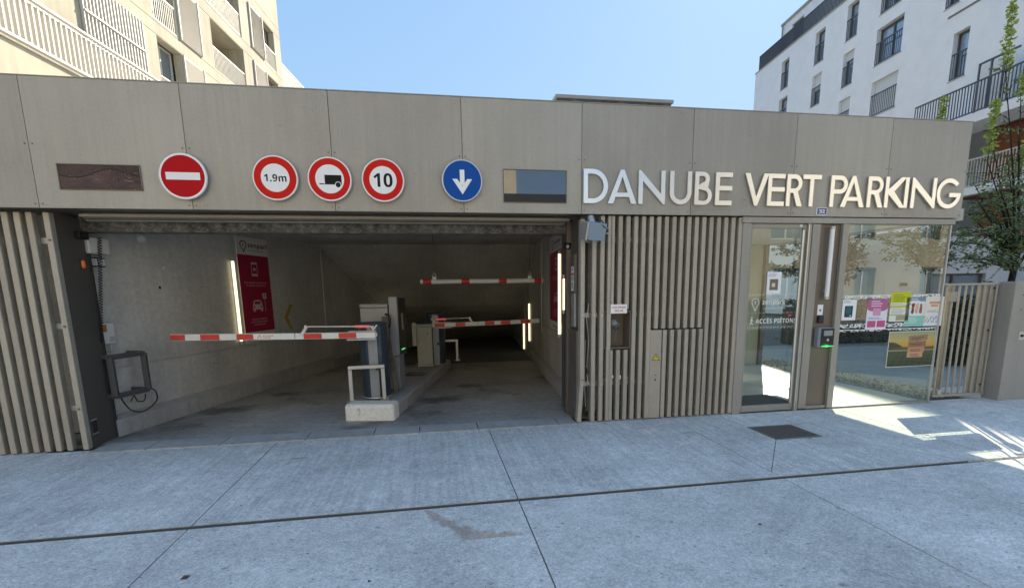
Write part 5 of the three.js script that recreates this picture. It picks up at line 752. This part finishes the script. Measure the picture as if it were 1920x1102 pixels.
{ // low white annex wall behind the hedge
  const a = thing('garden_annex', 'low white rendered building with dark windows behind the hedge', 'building', [0, 0, -9]); const x0 = onZ(1662, 520, -9).x; const w = [onZ(1737, 516, -9).x, onZ(1850, 516, -9).x, .3, 2.05];
  wallWithHoles(a, 'wall', M.plaster, x0, 20.2, 0, 3.3, [w]); windowIn(a, w, { fm: M.frame, z: -.15 }); bx(a, 'roof_edge', M.bronze, x0 - .05, 20.2, 3.302, 3.4, -3, .06); bx(a, 'side_wall', M.plaster, x0 + .001, x0 + .25, 0, 3.3, -3, -.302); { const q = onZ(1695, 533, -8.95); mesh(a, 'wall_light', cbox(.22, .1, .1, .01), M.black, [q.x, q.y, .055]); }
}
{ // left: cream concrete block
  const F = facadeFrame(V(-8.3, 0, -24.4), 1), b = thing('cream_apartment_block', 'sunlit cream concrete apartment block with loggias and louvred shutters', 'building', F.P.toArray(), F.ry);
  const z2 = (x, y) => [280 + x / 5.99, y / 5.99], c1 = F.at(525, 90)[0];
  const y1 = 10.9, y2 = 13.43, fl = 2.58; const s = (u, v) => F.at(u, v)[0];
  // floor A: openings below y 10.9 ; floor B: below 13.43 ; floor C below 16.0
  const A = [s(...z2(72, 400)), s(...z2(357, 620))], A2 = [s(...z2(372, 700)), s(...z2(606, 860))], LG = [s(...z2(670, 190)), s(...z2(1050, 560))], A3 = [s(...z2(1165, 680)), s(...z2(1300, 800))], A4 = [s(...z2(1312, 850)), s(...z2(1470, 975))];
  const B1 = [s(...z2(25, 100)), s(...z2(300, 330))], B2 = [s(...z2(310, 200)), s(...z2(560, 400))], B4 = [s(...z2(1118, 250)), s(...z2(1265, 400))], B3 = [s(...z2(1270, 300)), s(...z2(1395, 450))];
  const holes = []; const op = (x, ya, yb) => { const r = [x[0], x[1], ya, yb]; holes.push(r); return r; };
  const hA = op(A, y1 - 2.35, y1 - .03), hA3 = op(A3, y2 - 4.87, y2 - 2.6), hB1 = op(B1, y2 - 2.05, y2 - .03), hB3 = op(B3, y2 - 2.1 + .0, y2 - .03), hL1 = op(LG, y2 - 2.12, y2 - .03), hL2 = op(LG, y2 + .5, y2 + 2.6), hA5 = op([LG[0] - 5.3, LG[0] - 3.3], y2 + .55, y2 + 2.6), hB5 = op(B3, y2 + .5, y2 + 2.6), hA6 = op([s(150, 20), s(258, 36)], y1 - 2.4, y1 - .03);
  const top = 24;
  // wall built as storey bands with recessed joints
  const bands = [[0, y1 - .02], [y1, y1 + .42], [y1 + .44, y2 - .02], [y2, y2 + .44], [y2 + .46, y2 + 2.63], [y2 + 2.65, y2 + 3.1], [y2 + 3.12, top]];
  for (const [a, c] of bands) { const hs = holes.filter((h) => h[2] >= a - .35 && h[3] <= c + .1).map((h) => [h[0], h[1], Math.max(h[2], a + .02), Math.min(h[3], c - .02)]); wallWithHoles(b, 'wall_panel', c - a < .5 ? M.creamBand : M.cream, -20.5, c1, a, c, hs, .32); }
  bx(b, 'core_wall', M.cream, -20.5, c1 - .01, 0, top, -9, -2.0); bx(b, 'joint_backing', M.conc, -20.5, -9.3, 0, top, -.36, -.325);
  bx(b, 'corner_return', M.cream, c1 - .3, c1 - .003, 0, top, -1.99, -.33);
  for (const h of [hA, hA3, hB1, hB3, hA5, hB5]) windowIn(b, h, { z: -.42, rail: .98, railM: M.railPale, fm: M.creamMetal });
  for (const h of [hL1, hL2]) { bx(b, 'loggia_back', M.cream, h[0] - .1, h[1] + .1, h[2] - .2, h[3] + .2, -1.7, -1.55); bx(b, 'loggia_side', M.cream, h[1] + .002, h[1] + .2, h[2] - .2, h[3] + .1, -1.54, -.33); bx(b, 'loggia_side', M.cream, h[0] - .2, h[0] - .002, h[2] - .2, h[3] + .1, -1.54, -.33); bx(b, 'loggia_ceiling', M.cream, h[0], h[1], h[3] + .002, h[3] + .1, -1.54, -.33); bx(b, 'loggia_floor', M.cream, h[0], h[1], h[2] - .15, h[2] - .002, -1.54, -.33); railing(b, 'loggia_railing', h[0], h[1], h[2] + .06, h[2] + 1.02, -.06, M.railPale, .115, .02, .03); }
  const shutter = (x, ya, yb) => { const n = Math.round((yb - ya) / .075), g = []; for (let i = 0; i < n; i++) { const q = new THREE.BoxGeometry(x[1] - x[0] - .1, .05, .012); q.rotateX(-.6); q.translate((x[0] + x[1]) / 2, ya + (i + .5) * (yb - ya) / n, .05); g.push(q); } const m = mesh(b, 'louvred_shutter', mergeGeometries(g), M.creamMetal); bx(b, 'shutter_frame', M.creamMetal, x[0], x[0] + .05, ya, yb, .01, .08); bx(b, 'shutter_frame', M.creamMetal, x[1] - .05, x[1], ya, yb, .01, .08); bx(b, 'shutter_back', M.creamMetal, x[0] + .05, x[1] - .05, ya, yb, .002, .012, .001); return m; };
  shutter(A2, y1 - 2.35, y1 - .03); shutter(A4, y2 - 4.87, y2 - 2.6); shutter(B2, y2 - 2.05, y2 - .03); shutter(B4, y2 - 2.1, y2 - .03); shutter(B2, y2 + .55, y2 + 2.6); shutter(B4, y2 + .55, y2 + 2.6);
  // tall fin screen and long terrace parapet of fins
  const fins = (nm, x0, x1, ya, yb, z, st, fd) => { for (let i = 0; i <= Math.round((x1 - x0) / st); i++) { const x = x0 + i * st; mesh(b, nm, cbox(.035, yb - ya, fd, .003), M.railPale, [x, (ya + yb) / 2, z]); } };
  bx(b, 'screen_backing', M.winGlass, hA6[0], hA6[1], hA6[2], hA6[3], -.34, -.30); fins('screen_fin', hA6[0], hA6[1], hA6[2], hA6[3], .06, .15, .09); bx(b, 'screen_rail', M.railPale, hA6[0], hA6[1], y1 - 1.02, y1 - .97, .107, .14);
  const ty = 9.28, tb = 8.05, tz = 1.2, F2 = (u, v) => F.at(u, v, tz); const P1 = F2(58, 0), P2 = F2(299, 151), P3 = F2(80, 100); const py = (P1[1] + P2[1]) / 2, pb = F2(100, 111)[1];
  fins('parapet_fin', -19.9, P2[0] + 3.5, pb + .06, py - .12, tz, .16, .08); bx(b, 'parapet_rail', M.railPale, -20, P2[0] + 3.6, py - .05, py, tz - .05, tz + .05); bx(b, 'parapet_rail', M.railPale, -20, P2[0] + 3.6, py - .16, py - .121, tz - .03, tz + .03); bx(b, 'parapet_rail', M.railPale, -20, P2[0] + 3.6, pb, pb + .058, tz - .06, tz + .06);
  bx(b, 'terrace_wall', M.cream, -20.1, P2[0] + 3.7, 0, pb - .08, .01, tz - .06); bx(b, 'terrace_edge', M.creamBand, -20.1, P2[0] + 3.7, pb - .078, pb - .02, .01, tz - .1);
  bx(b, 'roof', M.conc, -20.5, c1, top + .01, top + .2, -9, 0);
  // lower terrace with mesh railing past the corner
  { const q = F.at(540, 130), e = F.at(571, 165); bx(b, 'far_terrace', M.cream, c1 + .02, c1 + 9, 0, F.at(531, 160)[1] - .3, -6, .0); railing(b, 'far_railing', c1 + .05, c1 + 9, F.at(531, 160)[1] - .28, F.at(531, 119)[1], -.1, M.railPale, .11, .03, .02); }
}
{ // across the street, behind the viewpoint: seen only as a reflection and as warm bounce
  const vol = (label, x0, x1, floors, h, n) => { // world x range
    const b = thing('opposite_block', label, 'building', [(x0 + x1) / 2, 0, 17], Math.PI), W = (x1 - x0) / 2, hs = []; for (let f = 0; f < floors; f++) for (let i = 0; i < n; i++) { const x = -W + 1.4 + i * (2 * W - 2.6) / n + (f % 2) * .3; hs.push([x, x + (i % 3 === 1 ? 1.9 : 1.2), 1.0 + f * 3.0, 2.6 + f * 3.0]); }
    wallWithHoles(b, 'wall', M.opp, -W, W, 0, h, hs); for (const q of hs) windowIn(b, q, { fm: M.white }); bx(b, 'cornice', M.white, -W - .1, W + .1, h + .002, h + .25, -.3, .2); bx(b, 'back_wall', M.opp, -W, W, 0, h - .1, -9, -8.7); bx(b, 'roof', M.conc, -W, W, h - .3, h - .01, -8.6, -.31);
  };
  vol('tall sunlit beige apartment block across the street behind the viewpoint', -34, 3.9, 4, 12.4, 8); vol('low sunlit beige house between the two tall blocks across the street', 4.3, 13.2, 1, 4.6, 2); vol('sunlit beige apartment block at the end of the row across the street', 13.6, 36, 4, 12.4, 5);
}

// ---------------------------------------------------------------- draw
const renderer = new THREE.WebGLRenderer({ antialias: true });
renderer.toneMapping = THREE.LinearToneMapping;
renderer.toneMappingExposure = EXPOSURE;
renderer.shadowMap.enabled = true;
renderer.render(scene, camera);
